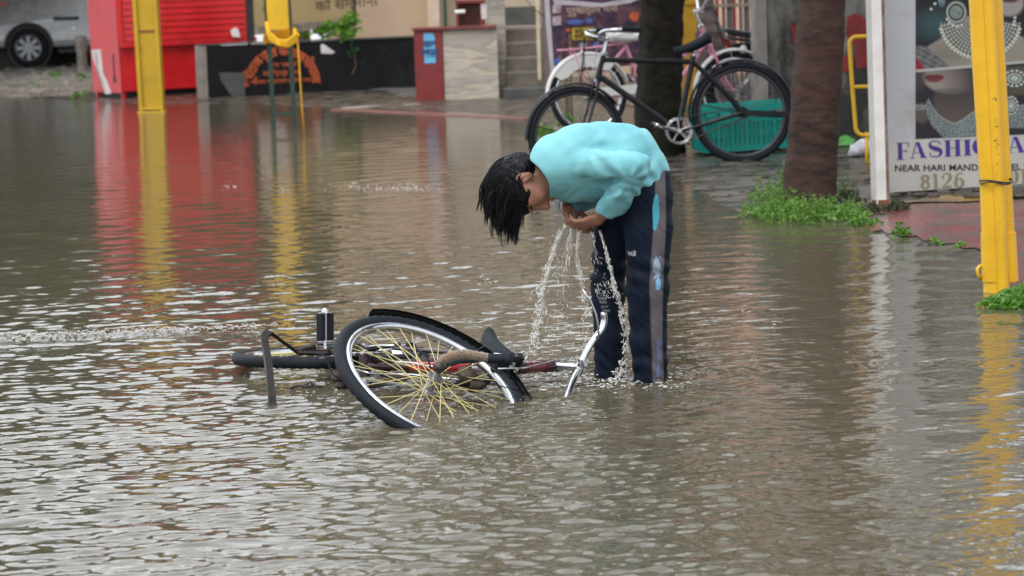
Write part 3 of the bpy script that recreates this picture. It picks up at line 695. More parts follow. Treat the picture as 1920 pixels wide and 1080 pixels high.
# ================================================================ the pavement on the right
def ring_trunk(mb, path, radii, n=26, rough=.06, seed=1):
    rg = np.random.default_rng(seed); ph = rg.random(6) * 6
    N = 70; pts = []; rr = []
    L_ = len(path) - 1
    for i in range(N + 1):
        t = i / N * L_; j = min(int(t), L_ - 1); u = t - j
        pts.append(Vector(path[j]).lerp(Vector(path[j + 1]), u)); rr.append(radii[j] + (radii[j + 1] - radii[j]) * u)
    i0 = len(mb.v); mb.tube(pts, rr, n)
    for i in range(N + 1):
        for k in range(n):
            a = 2 * math.pi * k / n; z = i / N * 9
            f = 1 + rough * (math.sin(3 * a + ph[0] + z * .5) * .5 + math.sin(5 * a + ph[1] - z) * .3 + .35 * math.sin(z * 5 + ph[2] + math.sin(2 * a)) + .25 * math.sin(z * 17 + 3 * a))
            v = mb.v[i0 + i * n + k]; c = pts[i]; mb.v[i0 + i * n + k] = c + (v - c) * f
    return mb
m_bark1 = mat('black_wet_bark', (.017, .014, .012), .6, var=.5, scale=14, bump=1.0, bscale=30, spec=.08, second=(.014, .02, .009), mask=.58, mscale=8)
m_bark2 = mat('red_brown_bark', (.050, .026, .021), .62, var=.35, scale=9, bump=.5, bscale=16, spec=.18, stretch=(1, 1, 2.4), second=(.025, .017, .015), mask=.55, mscale=5)
def big_tree(label, path, radii, barkm, leafm, limbs, clumps, nleaf, lsize, seed, rough=.06):
    base = Vector(path[0]); root = thing('broadleaf_tree', label, 'tree', base)
    mb = MB(); ring_trunk(mb, path, radii, seed=seed, rough=rough)
    mb.build('trunk', barkm, root, smooth=True)
    for (a, b_, c_, r0) in limbs:
        mb = MB(); mb.tube([a, Vector(a).lerp(Vector(b_), .5) + Vector((0, 0, -.1)), b_, c_], [r0, r0 * .75, r0 * .5, r0 * .2], 10); mb.build('limb', barkm, root, smooth=True)
    mb = MB()
    for i, (c, r) in enumerate(clumps): leaves(mb, c, (r, r, r * .75), int(nleaf / len(clumps)), lsize, seed=seed * 50 + i)
    mb.build('crown', leafm, root)
    return root
b_ = G(1236, 292, .0); D1 = b_.y
p = [b_ - UPZ * .1, P(1234, 200, D1), P(1238, 100, D1), P(1241, 0, D1), P(1240, -140, D1), Vector((b_.x + .1, D1 + .1, 3.6))]
cl = [((b_.x + math.cos(i * 2.4) * (.5 + .16 * i % 1.9), D1 + math.sin(i * 2.4) * 1.5, 4.1 + (i % 4) * .75), .75 + .3 * (i % 3) / 2) for i in range(11)]
big_tree('very dark wet tree trunk behind the black bicycle', p, [.20, .165, .158, .155, .15, .12], m_bark1, m_leafD,
         [(p[5], p[5] + Vector((-.9, .3, .8)), p[5] + Vector((-1.6, .3, 1.5)), .08), (p[5], p[5] + Vector((.9, -.3, .9)), p[5] + Vector((1.4, -.5, 1.8)), .08), (p[5], p[5] + Vector((.1, .5, 1.0)), p[5] + Vector((0, .9, 2.2)), .09)], cl, 6500, .17, 3, .09)
b_ = G(1517, 382, .03); D2 = b_.y
p = [b_ - UPZ * .1, P(1520, 330, D2), P(1525, 270, D2), P(1530, 180, D2), P(1537, 90, D2), P(1543, -20, D2), Vector((b_.x + .25, D2 + .1, 2.6)), Vector((b_.x + .35, D2 + .2, 3.4))]
cl = [((b_.x + .5 + math.cos(i * 2.4) * (.6 + .2 * i % 2.1), D2 + 1 + math.sin(i * 2.4) * 1.7, 4.2 + (i % 4) * .8), .8 + .3 * (i % 3) / 2) for i in range(12)]
big_tree('reddish brown tree trunk rising from the green weeds beside the sign board', p, [.165, .148, .14, .138, .134, .128, .12, .10], m_bark2, m_leafO,
         [(p[7], p[7] + Vector((-.8, .3, .7)), p[7] + Vector((-1.5, .5, 1.5)), .07), (p[7], p[7] + Vector((.9, .3, .8)), p[7] + Vector((1.7, .6, 1.6)), .07), (p[7], p[7] + Vector((.1, .6, 1.0)), p[7] + Vector((.2, 1.2, 2.2)), .08)], cl, 6500, .17, 4, .05)
# trees and a building line beyond, seen only in the water
for (x, y, h, s_, lab) in ((-9.5, 38.5, 9.6, 5, 'leafy tree standing far behind the parked car'), (-4.9, 37.5, 9.0, 6, 'leafy tree standing behind the red kiosk'),
                           (-3.0, 38.0, 9.6, 7, 'leafy tree standing behind the yellow wrapped sign'), (-14, 39, 9.8, 8, 'leafy tree at the far left of the road')):
    rg = random.Random(s_)
    pth = [Vector((x, y, -.1)), Vector((x + .1, y, 1.2)), Vector((x - .1, y, 2.6)), Vector((x, y, 3.6))]
    cl = [((x + rg.uniform(-2.6, 2.6), y + rg.uniform(-1, 1), rg.uniform(2.8, h - 1)), rg.uniform(1.2, 1.9)) for i in range(15)]
    big_tree(lab, pth, [.24, .2, .17, .13], m_twig, m_leafO if s_ % 2 else m_leafD, [(pth[3], pth[3] + Vector((.8, 0, .9)), pth[3] + Vector((1.4, 0, 1.8)), .09), (pth[3], pth[3] + Vector((-.8, 0, .9)), pth[3] + Vector((-1.3, 0, 1.9)), .09)], cl, 9000, .42, s_)

house('house', 'dark grey green house added unseen far behind the parked car', -17, -5.4, 42.5, 6, 8.6, mat('dark_green_plaster', (.07, .08, .06), .8, var=.2, scale=2), ((-12, 3.5, 1, 1.2), (-8, 3.5, 1, 1.2)))  # house added out of view so that the water at left reflects dark
# --- mottled concrete wall with red patches
DW = 20.3
q0, q1 = P(1440, 150, DW).x, P(2250, 150, DW).x
m_mott = mat('mottled_concrete', (.19, .175, .155), .7, var=.45, scale=6, second=(.028, .028, .024), mask=.49, sharp=.07, mscale=2.6, bump=.5, stretch=(1, 1, .6))
m_mottL = mat('pale_concrete', (.30, .27, .25), .7, var=.25, scale=9, second=(.14, .13, .12), mask=.6, bump=.4, stretch=(1, 1, .5))
k = thing('concrete_wall', 'mottled grey concrete wall with peeling red patches behind the brown tree', 'wall', (q0, DW, 0))
mb = MB(); mb.box(((q0 + q1) / 2, DW + .15, 1.0), (q1 - q0, .3, 2.2)); mb.build('wall_face', m_mott, k, bevel=.012)
qa = P(1416, 150, DW).x
mb = MB(); mb.box(((qa + q0) / 2, DW + .14, 1.0), (q0 - qa - .004, .36, 2.2)); mb.build('end_pier', m_mottL, k, bevel=.012)
m_redp = mat('peeling_red_paint', (.24, .022, .022), .6, var=.3, scale=9)
def blotch(pts, seed, jit=3):
    rg = random.Random(seed); out_ = []
    for i in range(len(pts)):
        a, b2 = pts[i], pts[(i + 1) % len(pts)]
        for t in range(5):
            u = t / 5; out_.append((a[0] + (b2[0] - a[0]) * u + rg.uniform(-jit, jit), a[1] + (b2[1] - a[1]) * u + rg.uniform(-jit, jit)))
    return out_
for i, pts in enumerate((((1586, 34), (1604, 24), (1632, 40), (1634, 70), (1625, 128), (1605, 128), (1603, 90), (1586, 66)), ((1580, 104), (1598, 110), (1592, 140), (1578, 132)), ((1480, 50), (1500, 44), (1502, 80), (1488, 84)))):
    mb = MB(); mb.slab([P(x, y, DW - .003) for x, y in blotch(pts, i)][::1], (0, -.003, 0)); mb.build('red_patch', m_redp, k)
# maroon gate bars and orange board far between the trees
DG = 25.5
k = thing('iron_gate', 'grey and maroon barred gate behind the pink bicycle handlebar', 'gate', (P(1370, 60, DG).x, DG, 0))
for i, px_ in enumerate((1330, 1345, 1357, 1368, 1377, 1389, 1400, 1411)):
    mb = MB(); mb.box((P(px_, 40, DG).x, DG, .8), (.028 if i % 3 else .055, .03, 1.8)); mb.build('bar', m_maroon if i % 3 == 1 else m_concdk, k)
mb = MB(); mb.box((P(1370, 10, DG).x, DG - .02, P(1370, 10, DG).z), (.5, .02, .03)); mb.build('rail', m_conc, k)
mb = MB(); mb.box((P(1334, 27, DG).x, DG - .03, P(1334, 27, DG).z), (.06, .01, .08)); mb.build('name_plate', m_whiteprint, k)
ox = P(1297, 60, 24.5)
mb = MB(); mb.box((ox.x, 24.5, .9), (.20, .03, 1.8)); mb.box((ox.x, 24.48, .98), (.2, .012, .02)); tag(mb.build('door_panel', mat('ochre_board', (.42, .23, .015), .5), None, loc=(ox.x, 24.5, 0)), 'ochre yellow upright board between the dark tree and brown trunk', 'board')
b_ = G(1333, 205, .03)
root = thing('tree_stump', 'grey brown trunk standing behind the pink bicycle handlebar', 'tree', (b_.x, 23.8, 0))
mb = MB(); ring_trunk(mb, [P(1335, 210, 23.8), P(1335, 100, 23.8), P(1331, 60, 23.8), P(1325, 20, 23.8), P(1318, -60, 23.8)], [.16, .135, .12, .07, .05], seed=9, rough=.1); mb.build('trunk', mat('grey_bark', (.10, .075, .07), .8, var=.4, scale=18, bump=.8), root, smooth=True)

# --- yellow tube barrier
DR = 17.4
o_ = G(1610, 258, .03)
k = thing('barrier', 'yellow bent tube barrier half hidden behind the sign board post', 'barrier', (P(1640, 250, DR).x, DR, 0))
def arc_pts(cx, cy, r, a0, a1, n=6): return [(cx + r * math.cos(R(a0 + (a1 - a0) * i / n)), cy - r * math.sin(R(a0 + (a1 - a0) * i / n))) for i in range(n + 1)]
pts = [(1790, 62)] + arc_pts(1606, 82, 13, 90, 180) + [(1597, 150), (1604, 235)] + arc_pts(1620, 238, 16, 180, 270) + [(1800, 246)] + arc_pts(1812, 230, 16, 270, 360) + [(1822, 80)] + arc_pts(1806, 76, 14, 0, 90)
mb = MB(); mb.tube([P(x, y, DR) for x, y in pts], .0135, 10, closed=True); mb.build('hoop', m_yel2, k, smooth=True)
mb = MB(); mb.rod(P(1600, 163, DR), P(1818, 156, DR), .0125, 10); mb.build('crossbar', m_yel2, k, smooth=True)
for px_ in (1625, 1795):
    a = P(px_, 248, DR); mb = MB(); mb.rod((a.x, a.y, a.z), (a.x, a.y, -.02), .0125, 8); mb.build('leg', m_yel2, k, smooth=True)

# --- jeweller's sign board on white posts
SO = P(1662, 362, 15.1); SD = Vector((.94, .34, 0)).normalized(); SN = Vector((SD.y, -SD.x, 0))
def sp(px, py, o=.0): return PP(px, py, SO + SN * o, SN)
pb = G(1652, 378, .03)
k = thing('sign_board', 'shop sign board with jewellery portraits and purple lettering on white posts', 'sign', pb)
m_pw = mat('chipped_white_paint', (.66, .65, .62), .42, var=.12, scale=9, second=(.16, .11, .08), mask=.72, sharp=.03, mscale=22)
m_perf = mat('rusty_perforated_steel', (.30, .24, .20), .5, var=.4, scale=30, second=(.20, .08, .03), mask=.5, mscale=4)
def post_at(base, w, dpt, h, nm, mm, ln=Vector((-.012, 0, 1))):
    mb = MB(); x = SD * (w / 2); y = SN * (dpt / 2)
    q = [base - x + y, base + x + y, base + x - y, base - x - y]
    mb.hexa([v - UPZ * .1 for v in q], [v + ln * h for v in q]); return mb.build(nm, mm, k, bevel=.003)
post_at(pb - SD * .012, .062, .07, 2.4, 'post', m_pw)
pc = pb + SD * .034
po = post_at(pc, .030, .03, 2.4, 'perforated_angle', m_perf)
mb = MB()
for i in range(110):
    z = .06 + i * .0125
    for j in (-1, 0, 1):
        c = pc + SD * (.009 * j) + SN * .0165 + Vector((-.012, 0, 1)) * z; mb.disc(c, .0026, SN, 5)
mb.build('punched_hole', m_dark, po)['kind'] = 'stuff'
mb = MB(); mb.box(pb - SD * .0 + UPZ * .0 + Vector((-.005, 0, -.01)), (.09, .09, .045)); mb.build('rusty_foot', m_rust, k)
pr = SO + SD * 1.75
post_at(Vector((pr.x, pr.y, .0)), .062, .07, 2.4, 'post', m_pw)
m_panel = mat('grey_white_vinyl', (.40, .42, .45), .4, var=.06, scale=2, second=(.34, .33, .31), mask=.6, mscale=3)
m_panel2 = mat('cream_vinyl', (.44, .42, .39), .4, var=.07, scale=3)
TR = SO + SD * 1.72
def spz(a, z, o=0): return SO + SD * a + SN * o + UPZ * (z - SO.z)
zb = SO.z
mb = MB(); mb.slab([SO, TR + UPZ * -.0, spz(1.72, 2.3), spz(0, 2.3)], -SN * .018); mb.build('panel', m_panel, k)
mb = MB(); mb.slab([sp(1664, 361, .003), sp(2160, 330, .003), sp(2160, 244, .003), sp(1718, 262, .003), sp(1662, 268, .003)], SN * .0012); mb.build('text_band', m_panel2, k)
# dark photograph area, divided by a pale strip
m_bk = mat('dark_print_ground', (.016, .018, .021), .4, var=.5, scale=3)
m_skin = mat('printed_skin', (.27, .245, .20), .45, var=.06, scale=3)
m_skin2 = mat('printed_dusky_skin', (.17, .135, .11), .45, var=.15, scale=2.5)
m_teal = mat('printed_teal', (.03, .075, .085), .45, var=.3, scale=5)
def inset_poly(name, pts, mm, o, sm=0):
    mb = MB(); mb.slab([sp(x, y, o) for x, y in pts][::-1], SN * .0008); return mb.build(name, mm, k)
def smooth_poly(pts, it=2):
    for _ in range(it):
        q = []
        for i in range(len(pts)):
            a, b2 = pts[i], pts[(i + 1) % len(pts)]
            q += [(a[0] * .75 + b2[0] * .25, a[1] * .75 + b2[1] * .25), (a[0] * .25 + b2[0] * .75, a[1] * .25 + b2[1] * .75)]
        pts = q
    return pts
# the printed photographs: a fine flat sheet whose colours are painted by formula (two portraits with pearl collars)
def paint_print(X, Y):
    def soft(d, w): return np.clip(.5 - d / w, 0, 1)
    def ell(cx, cy, rx_, ry_, w=.15): return soft(np.hypot((X - cx) / rx_, (Y - cy) / ry_) - 1, w)
    def mixc(base, c, m_): return base + (np.array(c) - base) * np.clip(m_, 0, 1)[..., None]
    rgp = np.random.default_rng(3); nz = rgp.random(X.shape); nz2 = np.sin(X * .9 + 2 * np.sin(Y * .5)) * np.sin(Y * 1.1 + 2 * np.sin(X * .6))
    def beads(u, v, lo_=.1): return np.clip(((.5 + .5 * np.cos(u)) * (.5 + .5 * np.cos(v))) * 1.7, 0, 1) * (1 - lo_) + lo_
    yd = 132 - .083 * (X - 1718); up_ = Y < yd
    c = np.zeros(X.shape + (3,)) + np.array((.012, .013, .016))
    # upper portrait
    c = mixc(c, (.030, .075, .085), ell(1752, 46, 34, 24, 1.2) * up_)
    sh = soft(np.interp(X, [1716, 1738, 1768, 1784, 1800, 1880, 1900, 1925, 2150], [140, 88, 70, 52, 30, 30, 60, 74, 130]) - Y, 5)
    c = mixc(c, (.26, .245, .20), sh * up_); c = mixc(c, (.16, .145, .12), ell(1775, 100, 40, 16, 1.2) * sh * up_ * .6)
    c = mixc(c, (.30, .275, .25), ell(1893, 6, 26, 25, .25) * up_); c = mixc(c, (.08, .03, .035), ell(1893, -1, 17, 6, .5) * up_)
    c = mixc(c, (.012, .013, .016), ell(1893, 42, 19, 10, .5) * up_ * .8)
    r_ = np.hypot((X - 1838) / 1.0, (Y - 34) / .98); an_ = np.arctan2(Y - 34, X - 1838)
    col = soft(np.abs(r_ - 52) - 25, 3) * (Y > 42) * up_
    c = mixc(c, (.035, .037, .034), col); c = mixc(c, (.50, .53, .46), col * beads(an_ * 52 * 1.15, r_ * 1.02) * (.75 + .25 * nz))
    big = soft(np.abs(r_ - 77) - 3.4, 2) * (Y > 50) * up_; c = mixc(c, (.60, .62, .55), big * beads(an_ * 70, (r_ - 77) * .6, 0))
    r_ = np.hypot((X - 1793) / .92, Y - 23); an_ = np.arctan2(Y - 23, X - 1793); er_ = soft(r_ - 22, 2) * up_
    c = mixc(c, (.03, .035, .035), er_); c = mixc(c, (.50, .54, .48), er_ * beads(an_ * 26, (r_ - 18.5) * .9, 0) * (r_ > 14)); c = mixc(c, (.30, .38, .36), ell(1793, 22, 10, 10.5, .2) * up_ * (.5 + .5 * nz2)); c = mixc(c, (.55, .6, .55), soft(np.abs(r_ - 11) - .8, 1.2) * up_ * .6)
    for (bx, by) in ((1746, 17), (1753, 7), (1776, 36), (1780, 42), (1787, 47), (1795, 49), (1803, 47), (1903, 33), (1902, 40), (1901, 46), (1878, 40), (1879, 48), (1878, 56)): c = mixc(c, (.55, .57, .52), ell(bx, by, 2.6, 2.6, .5) * up_)
    c = mixc(c, (.20, .33, .42), ell(1766, -2, 7, 14, .5) * up_ * (.6 + .4 * nz2))
    br_ = soft(np.maximum((86 + (X - 1718) * .05) - Y, (X - 1738) * .88 - (Y - 88) * 1.0), 4) * up_
    c = mixc(c, (.07, .068, .07), br_); c = mixc(c, (.26, .26, .265), br_ * np.clip(nz2 * 1.3 + .2 * nz, 0, 1)); c = mixc(c, (.25, .01, .025), soft(np.maximum(108 - Y, (X - 1718) * 1.3 - (Y - 108)), 3) * up_)
    # lower portrait
    lw_ = ~up_
    c[lw_] = (.020, .017, .024)
    face = soft(np.hypot((X - 1786) / 62, (Y - 134) / 42) - 1, .12) * soft(X - 1845, 30) * lw_
    lit = np.clip(1.15 - np.hypot((X - 1752) / 70, (Y - 158) / 60), .12, 1); c = mixc(c, (.27, .235, .215), face * lit)
    c = mixc(c, (.055, .045, .05), ell(1722, 146, 12, 22, .8) * lw_ * .9)
    nk_ = soft(np.abs(X - 1798) - 48 + (Y < 186) * (186 - Y) * .35, 10) * (Y > 166) * (Y < 242) * lw_; c = mixc(c, (.090, .072, .064), nk_ * (.55 + .45 * np.clip((Y - 175) / 40, 0, 1)))
    c = mixc(c, (.10, .08, .075), ell(1728, 212, 16, 18, .5) * lw_)
    c = mixc(c, (.13, .020, .030), (ell(1744, 145, 10, 5, .4) + ell(1757, 145, 13, 5.5, .4)) * lw_); c = mixc(c, (.17, .035, .045), ell(1751, 150, 13, 4.5, .5) * lw_); c = mixc(c, (.045, .01, .015), soft(np.abs(Y - 146.5 + np.abs(X - 1752) * .04) - .5, 1) * (np.abs(X - 1752) < 17) * lw_)
    top_ = np.interp(X, [1735, 1741, 1748, 1760, 1775, 1790, 1806, 1822, 1850], [196, 186, 200, 216, 226, 232, 224, 212, 196]); bot_ = np.interp(X, [1735, 1745, 1757, 1768, 1850, 1862], [206, 232, 246, 258, 262, 240])
    nl = soft(top_ - Y, 3) * soft(Y - bot_, 3) * lw_
    c = mixc(c, (.045, .055, .060), nl); c = mixc(c, (.36, .42, .42), nl * np.clip(np.sin(X * 1.5 + 1.6 * np.sin(Y * .8)) * np.sin(Y * 1.7 + 1.4 * np.sin(X * .7)) * 1.6 + .5 * nz, 0, 1)); c = mixc(c, (.45, .48, .44), soft(np.abs(Y - top_) - 1.2, 1.5) * (X > 1738) * (X < 1850) * lw_ * .5)
    c = mixc(c, (.075, .07, .05), soft(1884 - X, 4) * soft(Y - 178, 6) * lw_)
    for (cx, cy, rx_, ry_) in ((1902, 147, 24, 17), (1896, 198, 14, 19), (1952, 150, 20, 20)):
        r_ = np.hypot((X - cx) / rx_, (Y - cy) / ry_); an_ = np.arctan2((Y - cy) / ry_, (X - cx) / rx_); q = soft(r_ - 1, .12) * lw_
        c = mixc(c, (.03, .035, .032), q); c = mixc(c, (.55, .60, .53), q * beads(an_ * 14, (r_ - .85) * 6.28 / .34, 0) * (r_ > .3)); c = mixc(c, (.38, .48, .44), soft(r_ - .32, .1) * lw_)
    c = mixc(c, (.012, .012, .014), soft(Y - (yd + 8), 2) * soft(1890 - X, 4) * lw_)
    dv = soft(np.abs(Y - yd - 1) - 2.4, 1.5); c = mixc(c, (.42, .43, .43), dv)
    return np.clip(c * (.78 + .12 * nz[..., None]), 0, 1)
gX, gY = np.meshgrid(np.arange(1717, 2150, 1.15), np.arange(-60, 262, 1.15)); t0_ = sp(1717, 0, .003)
# keep the grid inside the picture: its foot follows the top edge of the text band
gY = gY * 0 + (-60 + (gY + 60) / (gY.max() + 60) * ((260.5 - .043 * (gX - 1717)) + 60))
nrm_ = SN; o_s = SO + SN * .003; cam_ = Vector((0, 0, CAM_H))
dirs = ((gX - 960) / FPX)[..., None] * np.array(_rt) + ((540 - gY) / FPX)[..., None] * np.array(_up) + np.array(_f)
tt_ = (o_s - cam_).dot(nrm_) / (dirs @ np.array(nrm_)); pv_ = np.array(cam_) + dirs * tt_[..., None]
pic = numpy_mesh('printed_pictures', pv_.reshape(-1, 3) - np.array(OFF[k.name]), grid_quads(*gX.shape)[:, ::-1], None, smooth=False, parent=k)
ca_ = pic.data.color_attributes.new('paint', 'FLOAT_COLOR', 'POINT'); cc_ = paint_print(gX, gY).reshape(-1, 3)
ca_.data.foreach_set('color', np.concatenate([cc_, np.ones((len(cc_), 1))], 1).astype(np.float32).ravel())
m = mat('printed_vinyl', (.1, .1, .1), .38, var=.04, spec=.35)
at = m.node_tree.nodes.new('ShaderNodeAttribute'); at.attribute_name = 'paint'
for nd in m.node_tree.nodes:
    if nd.type == 'MIX': m.node_tree.links.new(at.outputs['Color'], nd.inputs[6]); nd.inputs[0].default_value = 0
pic.data.materials.append(m)
# lettering: purple serif capitals drawn as strokes
SU = (sp(1700, 280) - sp(1690, 280)).normalized()
def ribbon(mb, pts, ws, org, ux, uy, s_, o):
    n_ = len(pts); vs = []
    for i, (x, y) in enumerate(pts):
        a, b2 = pts[max(i - 1, 0)], pts[min(i + 1, n_ - 1)]
        dx, dy = b2[0] - a[0], b2[1] - a[1]; l = math.hypot(dx, dy) or 1; nx, ny = -dy / l, dx / l; w = ws[i] / 2
        for sg in (1, -1): vs.append(org + ux * ((x + nx * w * sg) * s_) + uy * ((y + ny * w * sg) * s_) + SN * o)
    mb.add(vs, [(2 * i, 2 * i + 1, 2 * i + 3, 2 * i + 2) for i in range(n_ - 1)])
def rect(mb, x0, y0, x1, y1, org, ux, uy, s_, o): mb.add([org + ux * (a * s_) + uy * (b2 * s_) + SN * o for a, b2 in ((x0, y0), (x1, y0), (x1, y1), (x0, y1))], [(0, 1, 2, 3)])
def quad2(mb, pts, org, ux, uy, s_, o): mb.add([org + ux * (a * s_) + uy * (b2 * s_) + SN * o for a, b2 in pts], [tuple(range(len(pts)))])
def bez(p0, p1, p2, n=8): return [((1 - t) ** 2 * p0[0] + 2 * t * (1 - t) * p1[0] + t * t * p2[0], (1 - t) ** 2 * p0[1] + 2 * t * (1 - t) * p1[1] + t * t * p2[1]) for t in [i / n for i in range(n + 1)]]
def serif_letter(mb, ch, org, ux, uy, s_, o):
    a = (org, ux, uy, s_, o); T = .055
    def stem(x, w=.24): rect(mb, x, 0, x + w, 1, *a)
    def foot(x0, x1, y=0): rect(mb, x0, y, x1, y + .04, org, ux, uy, s_, o + .0002)
    if ch == 'F':
        stem(.10); foot(0, .44); foot(0, .72, .96); quad2(mb, [(.72, 1), (.66, .96), (.70, .72), (.73, .72)], *a); rect(mb, .3, .48, .56, .52, org, ux, uy, s_, o + .0003); quad2(mb, [(.54, .5), (.60, .38), (.60, .62)], *a)
    elif ch == 'A':
        quad2(mb, [(.34, 1), (.56, 1), (.94, 0), (.66, 0)], *a); quad2(mb, [(.34, 1), (.38, .9), (.10, 0), (.05, 0)], *a); rect(mb, .20, .32, .62, .36, org, ux, uy, s_, o + .0003); foot(-.04, .24); foot(.56, 1.02)
    elif ch == 'S':
        pts = bez((.66, .72), (.64, 1.0), (.36, .98), 7) + bez((.36, .98), (.06, .96), (.10, .74), 6)[1:] + bez((.10, .74), (.12, .60), (.38, .52), 6)[1:] + bez((.38, .52), (.72, .42), (.68, .22), 7)[1:] + bez((.68, .22), (.64, .0), (.36, .02), 6)[1:] + bez((.36, .02), (.08, .02), (.08, .30), 6)[1:]
        n_ = len(pts); ws = [.03 + .22 * math.exp(-((i / (n_ - 1) - .52) / .2) ** 2) + .02 for i in range(n_)]
        ribbon(mb, pts, ws, *a)
    elif ch == 'H':
        stem(.08); stem(.62); foot(0, .40); foot(.54, .94); foot(0, .40, .96); foot(.54, .94, .96); rect(mb, .3, .48, .64, .52, org, ux, uy, s_, o + .0003)
    elif ch == 'I': stem(.08); foot(0, .40); foot(0, .40, .96)
    elif ch == 'N':
        rect(mb, .1, 0, .14, 1, *a); rect(mb, .8, 0, .84, 1, *a); quad2(mb, [(.06, 1), (.32, 1), (.86, 0), (.62, 0)], org, ux, uy, s_, o + .0003); foot(0, .26); foot(0, .3, .96); foot(.7, .94, .96)
    elif ch == 'O' or ch == '0':
        w = .82 if ch == 'O' else .62; n_ = 28
        pts = [(w / 2 + (w / 2 - .09) * math.cos(2 * math.pi * i / n_), .5 + .47 * math.sin(2 * math.pi * i / n_)) for i in range(n_ + 1)]
        ribbon(mb, pts, [.05 + .19 * abs(math.cos(2 * math.pi * i / n_)) for i in range(n_ + 1)], *a)
    elif ch == '8':
        for (cy, ry, rx) in ((.27, .23, .23), (.75, .20, .20)):
            n_ = 22; ribbon(mb, [(.32 + rx * math.cos(2 * math.pi * i / n_), cy + ry * math.sin(2 * math.pi * i / n_)) for i in range(n_ + 1)], [.07 + .16 * abs(math.cos(2 * math.pi * i / n_)) for i in range(n_ + 1)], org, ux, uy, s_, o + (.0002 if cy > .5 else 0))
    elif ch == '1': stem(.14, .22); foot(.02, .5); quad2(mb, [(.14, 1), (.02, .86), (.02, .82), (.14, .86)], *a)
    elif ch == '2':
        pts = [(.10, .74)] + bez((.10, .80), (.16, .98), (.34, .97), 6) + bez((.34, .97), (.60, .95), (.56, .70), 6)[1:] + bez((.56, .70), (.52, .48), (.08, .08), 8)[1:]
        n_ = len(pts); ribbon(mb, pts, [.06 + .17 * math.exp(-((i / (n_ - 1) - .62) / .2) ** 2) for i in range(n_)], *a); rect(mb, .05, 0, .62, .14, org, ux, uy, s_, o + .0003); quad2(mb, [(.10, .62), (.22, .72), (.12, .84), (.03, .74)], org, ux, uy, s_, o + .0004)
    elif ch == '6':
        n_ = 22; ribbon(mb, [(.34 + .23 * math.cos(2 * math.pi * i / n_), .31 + .28 * math.sin(2 * math.pi * i / n_)) for i in range(n_ + 1)], [.06 + .16 * abs(math.cos(2 * math.pi * i / n_)) for i in range(n_ + 1)], *a)
        ribbon(mb, bez((.56, .92), (.14, 1.06), (.12, .36), 10), [.06 + .13 * i / 10 for i in range(11)], org, ux, uy, s_, o + .0003)
m_purp = mat('purple_lettering', (.045, .022, .21), .4)
m_gold = mat('gold_lettering', (.24, .20, .12), .4)
def place_letters(seq, mm, name):
    mb = MB()
    for (ch, xl, xr, yb, yt) in seq:
        org = sp(xl, yb, .006); ux_ = (sp(xr, yb - (xr - xl) * .055, .006) - org); uy_ = sp(xl - 1.0, yt, .006) - org
        W_ = {'F': .73, 'A': 1.0, 'S': .78, 'H': .94, 'I': .4, 'N': .94, 'O': .82, '0': .62, '8': .64, '1': .5, '2': .64, '6': .64}[ch]
        s_ = uy_.length; serif_letter(mb, ch, org, ux_ / W_ / s_, uy_ / s_, s_, 0)
    mb.build(name, mm, k)
place_letters([('F', 1681, 1705, 300, 268), ('A', 1708, 1738, 297, 267), ('S', 1741, 1768, 295, 264.5), ('H', 1771, 1803, 294, 263), ('I', 1807, 1822, 292, 262), ('O', 1825, 1856, 290, 260), ('N', 1860, 1888, 289, 258), ('A', 1891, 1922, 287, 257), ('F', 1945, 1969, 284, 254)], m_purp, 'lettering')
place_letters([('8', 1727, 1744, 355, 328), ('1', 1748, 1762, 354, 326), ('2', 1765, 1785, 353, 325), ('6', 1789, 1808, 352, 324), ('0', 1893, 1910, 345, 318), ('1', 1914, 1926, 344, 317)], m_gold, 'lettering')
mb = MB(); text_mb(mb, 'NEAR HARI MANDIR HOTEL TOWER', sp(1677, 321, .006), (SU + UPZ * .008), UPZ, .0505, bold=.012, widen=1.27, spacing=1.02); mb.build('lettering', mat('black_lettering', (.015, .015, .018), .4), k)

# --- yellow pole pair, right foreground
DPL = 11.0
pb = G(1872, 546, .0); DPL = pb.y
k = thing('street_pole', 'chipped bright yellow steel pole tied with wire, nearest the camera', 'pole', pb)
m_pole = mat('chipped_yellow_paint', (.70, .40, .012), .33, var=.10, scale=6, second=(.10, .05, .02), mask=.735, sharp=.015, mscale=34, bump=.15, bscale=20)
mb = MB(); mb.tube([P(1866, 560, DPL), P(1868, 540, DPL), P(1861, 340, DPL), P(1846, 100, DPL), P(1841, 0, DPL), Vector((pb.x - .12, DPL, 3.4))], .054, 24); mb.build('pipe', m_pole, k, smooth='auto')
mb = MB(); mb.tube([P(1881, 558, DPL - .055), P(1880, 540, DPL - .055), P(1872, 340, DPL - .055), P(1859, 100, DPL - .055), P(1854, 0, DPL - .055), Vector((pb.x - .09, DPL - .055, 3.4))], .0225, 16); mb.build('conduit', m_pole, k, smooth='auto')
mb = MB(); mb.tube([P(1886, 530, DPL + .045), P(1884, 430, DPL + .045), P(1866, 100, DPL + .045), P(1861, 0, DPL + .045), Vector((pb.x - .06, DPL + .05, 3.4))], .040, 20); mb.build('rear_pipe', m_pole, k, smooth='auto')
mb = MB(); mb.tube([P(1889, 527, DPL + .035), P(1884, 436, DPL + .035)], .046, 20); mb.build('sleeve', m_pole, k, smooth='auto')
mb = MB(); mb.tube([P(1866, 526, DPL), P(1864, 436, DPL)], .0565, 24); mb.build('sleeve', m_pole, k, smooth='auto')
mb = MB(); mb.tube([P(1840, 524, DPL), P(1834, 516, DPL - .01), P(1832, 504, DPL - .01), P(1838, 498, DPL), P(1846, 502, DPL)], .007, 8); mb.build('hook', m_pole, k, smooth=True)
mb = MB(); cc = P(1864, 338, DPL)
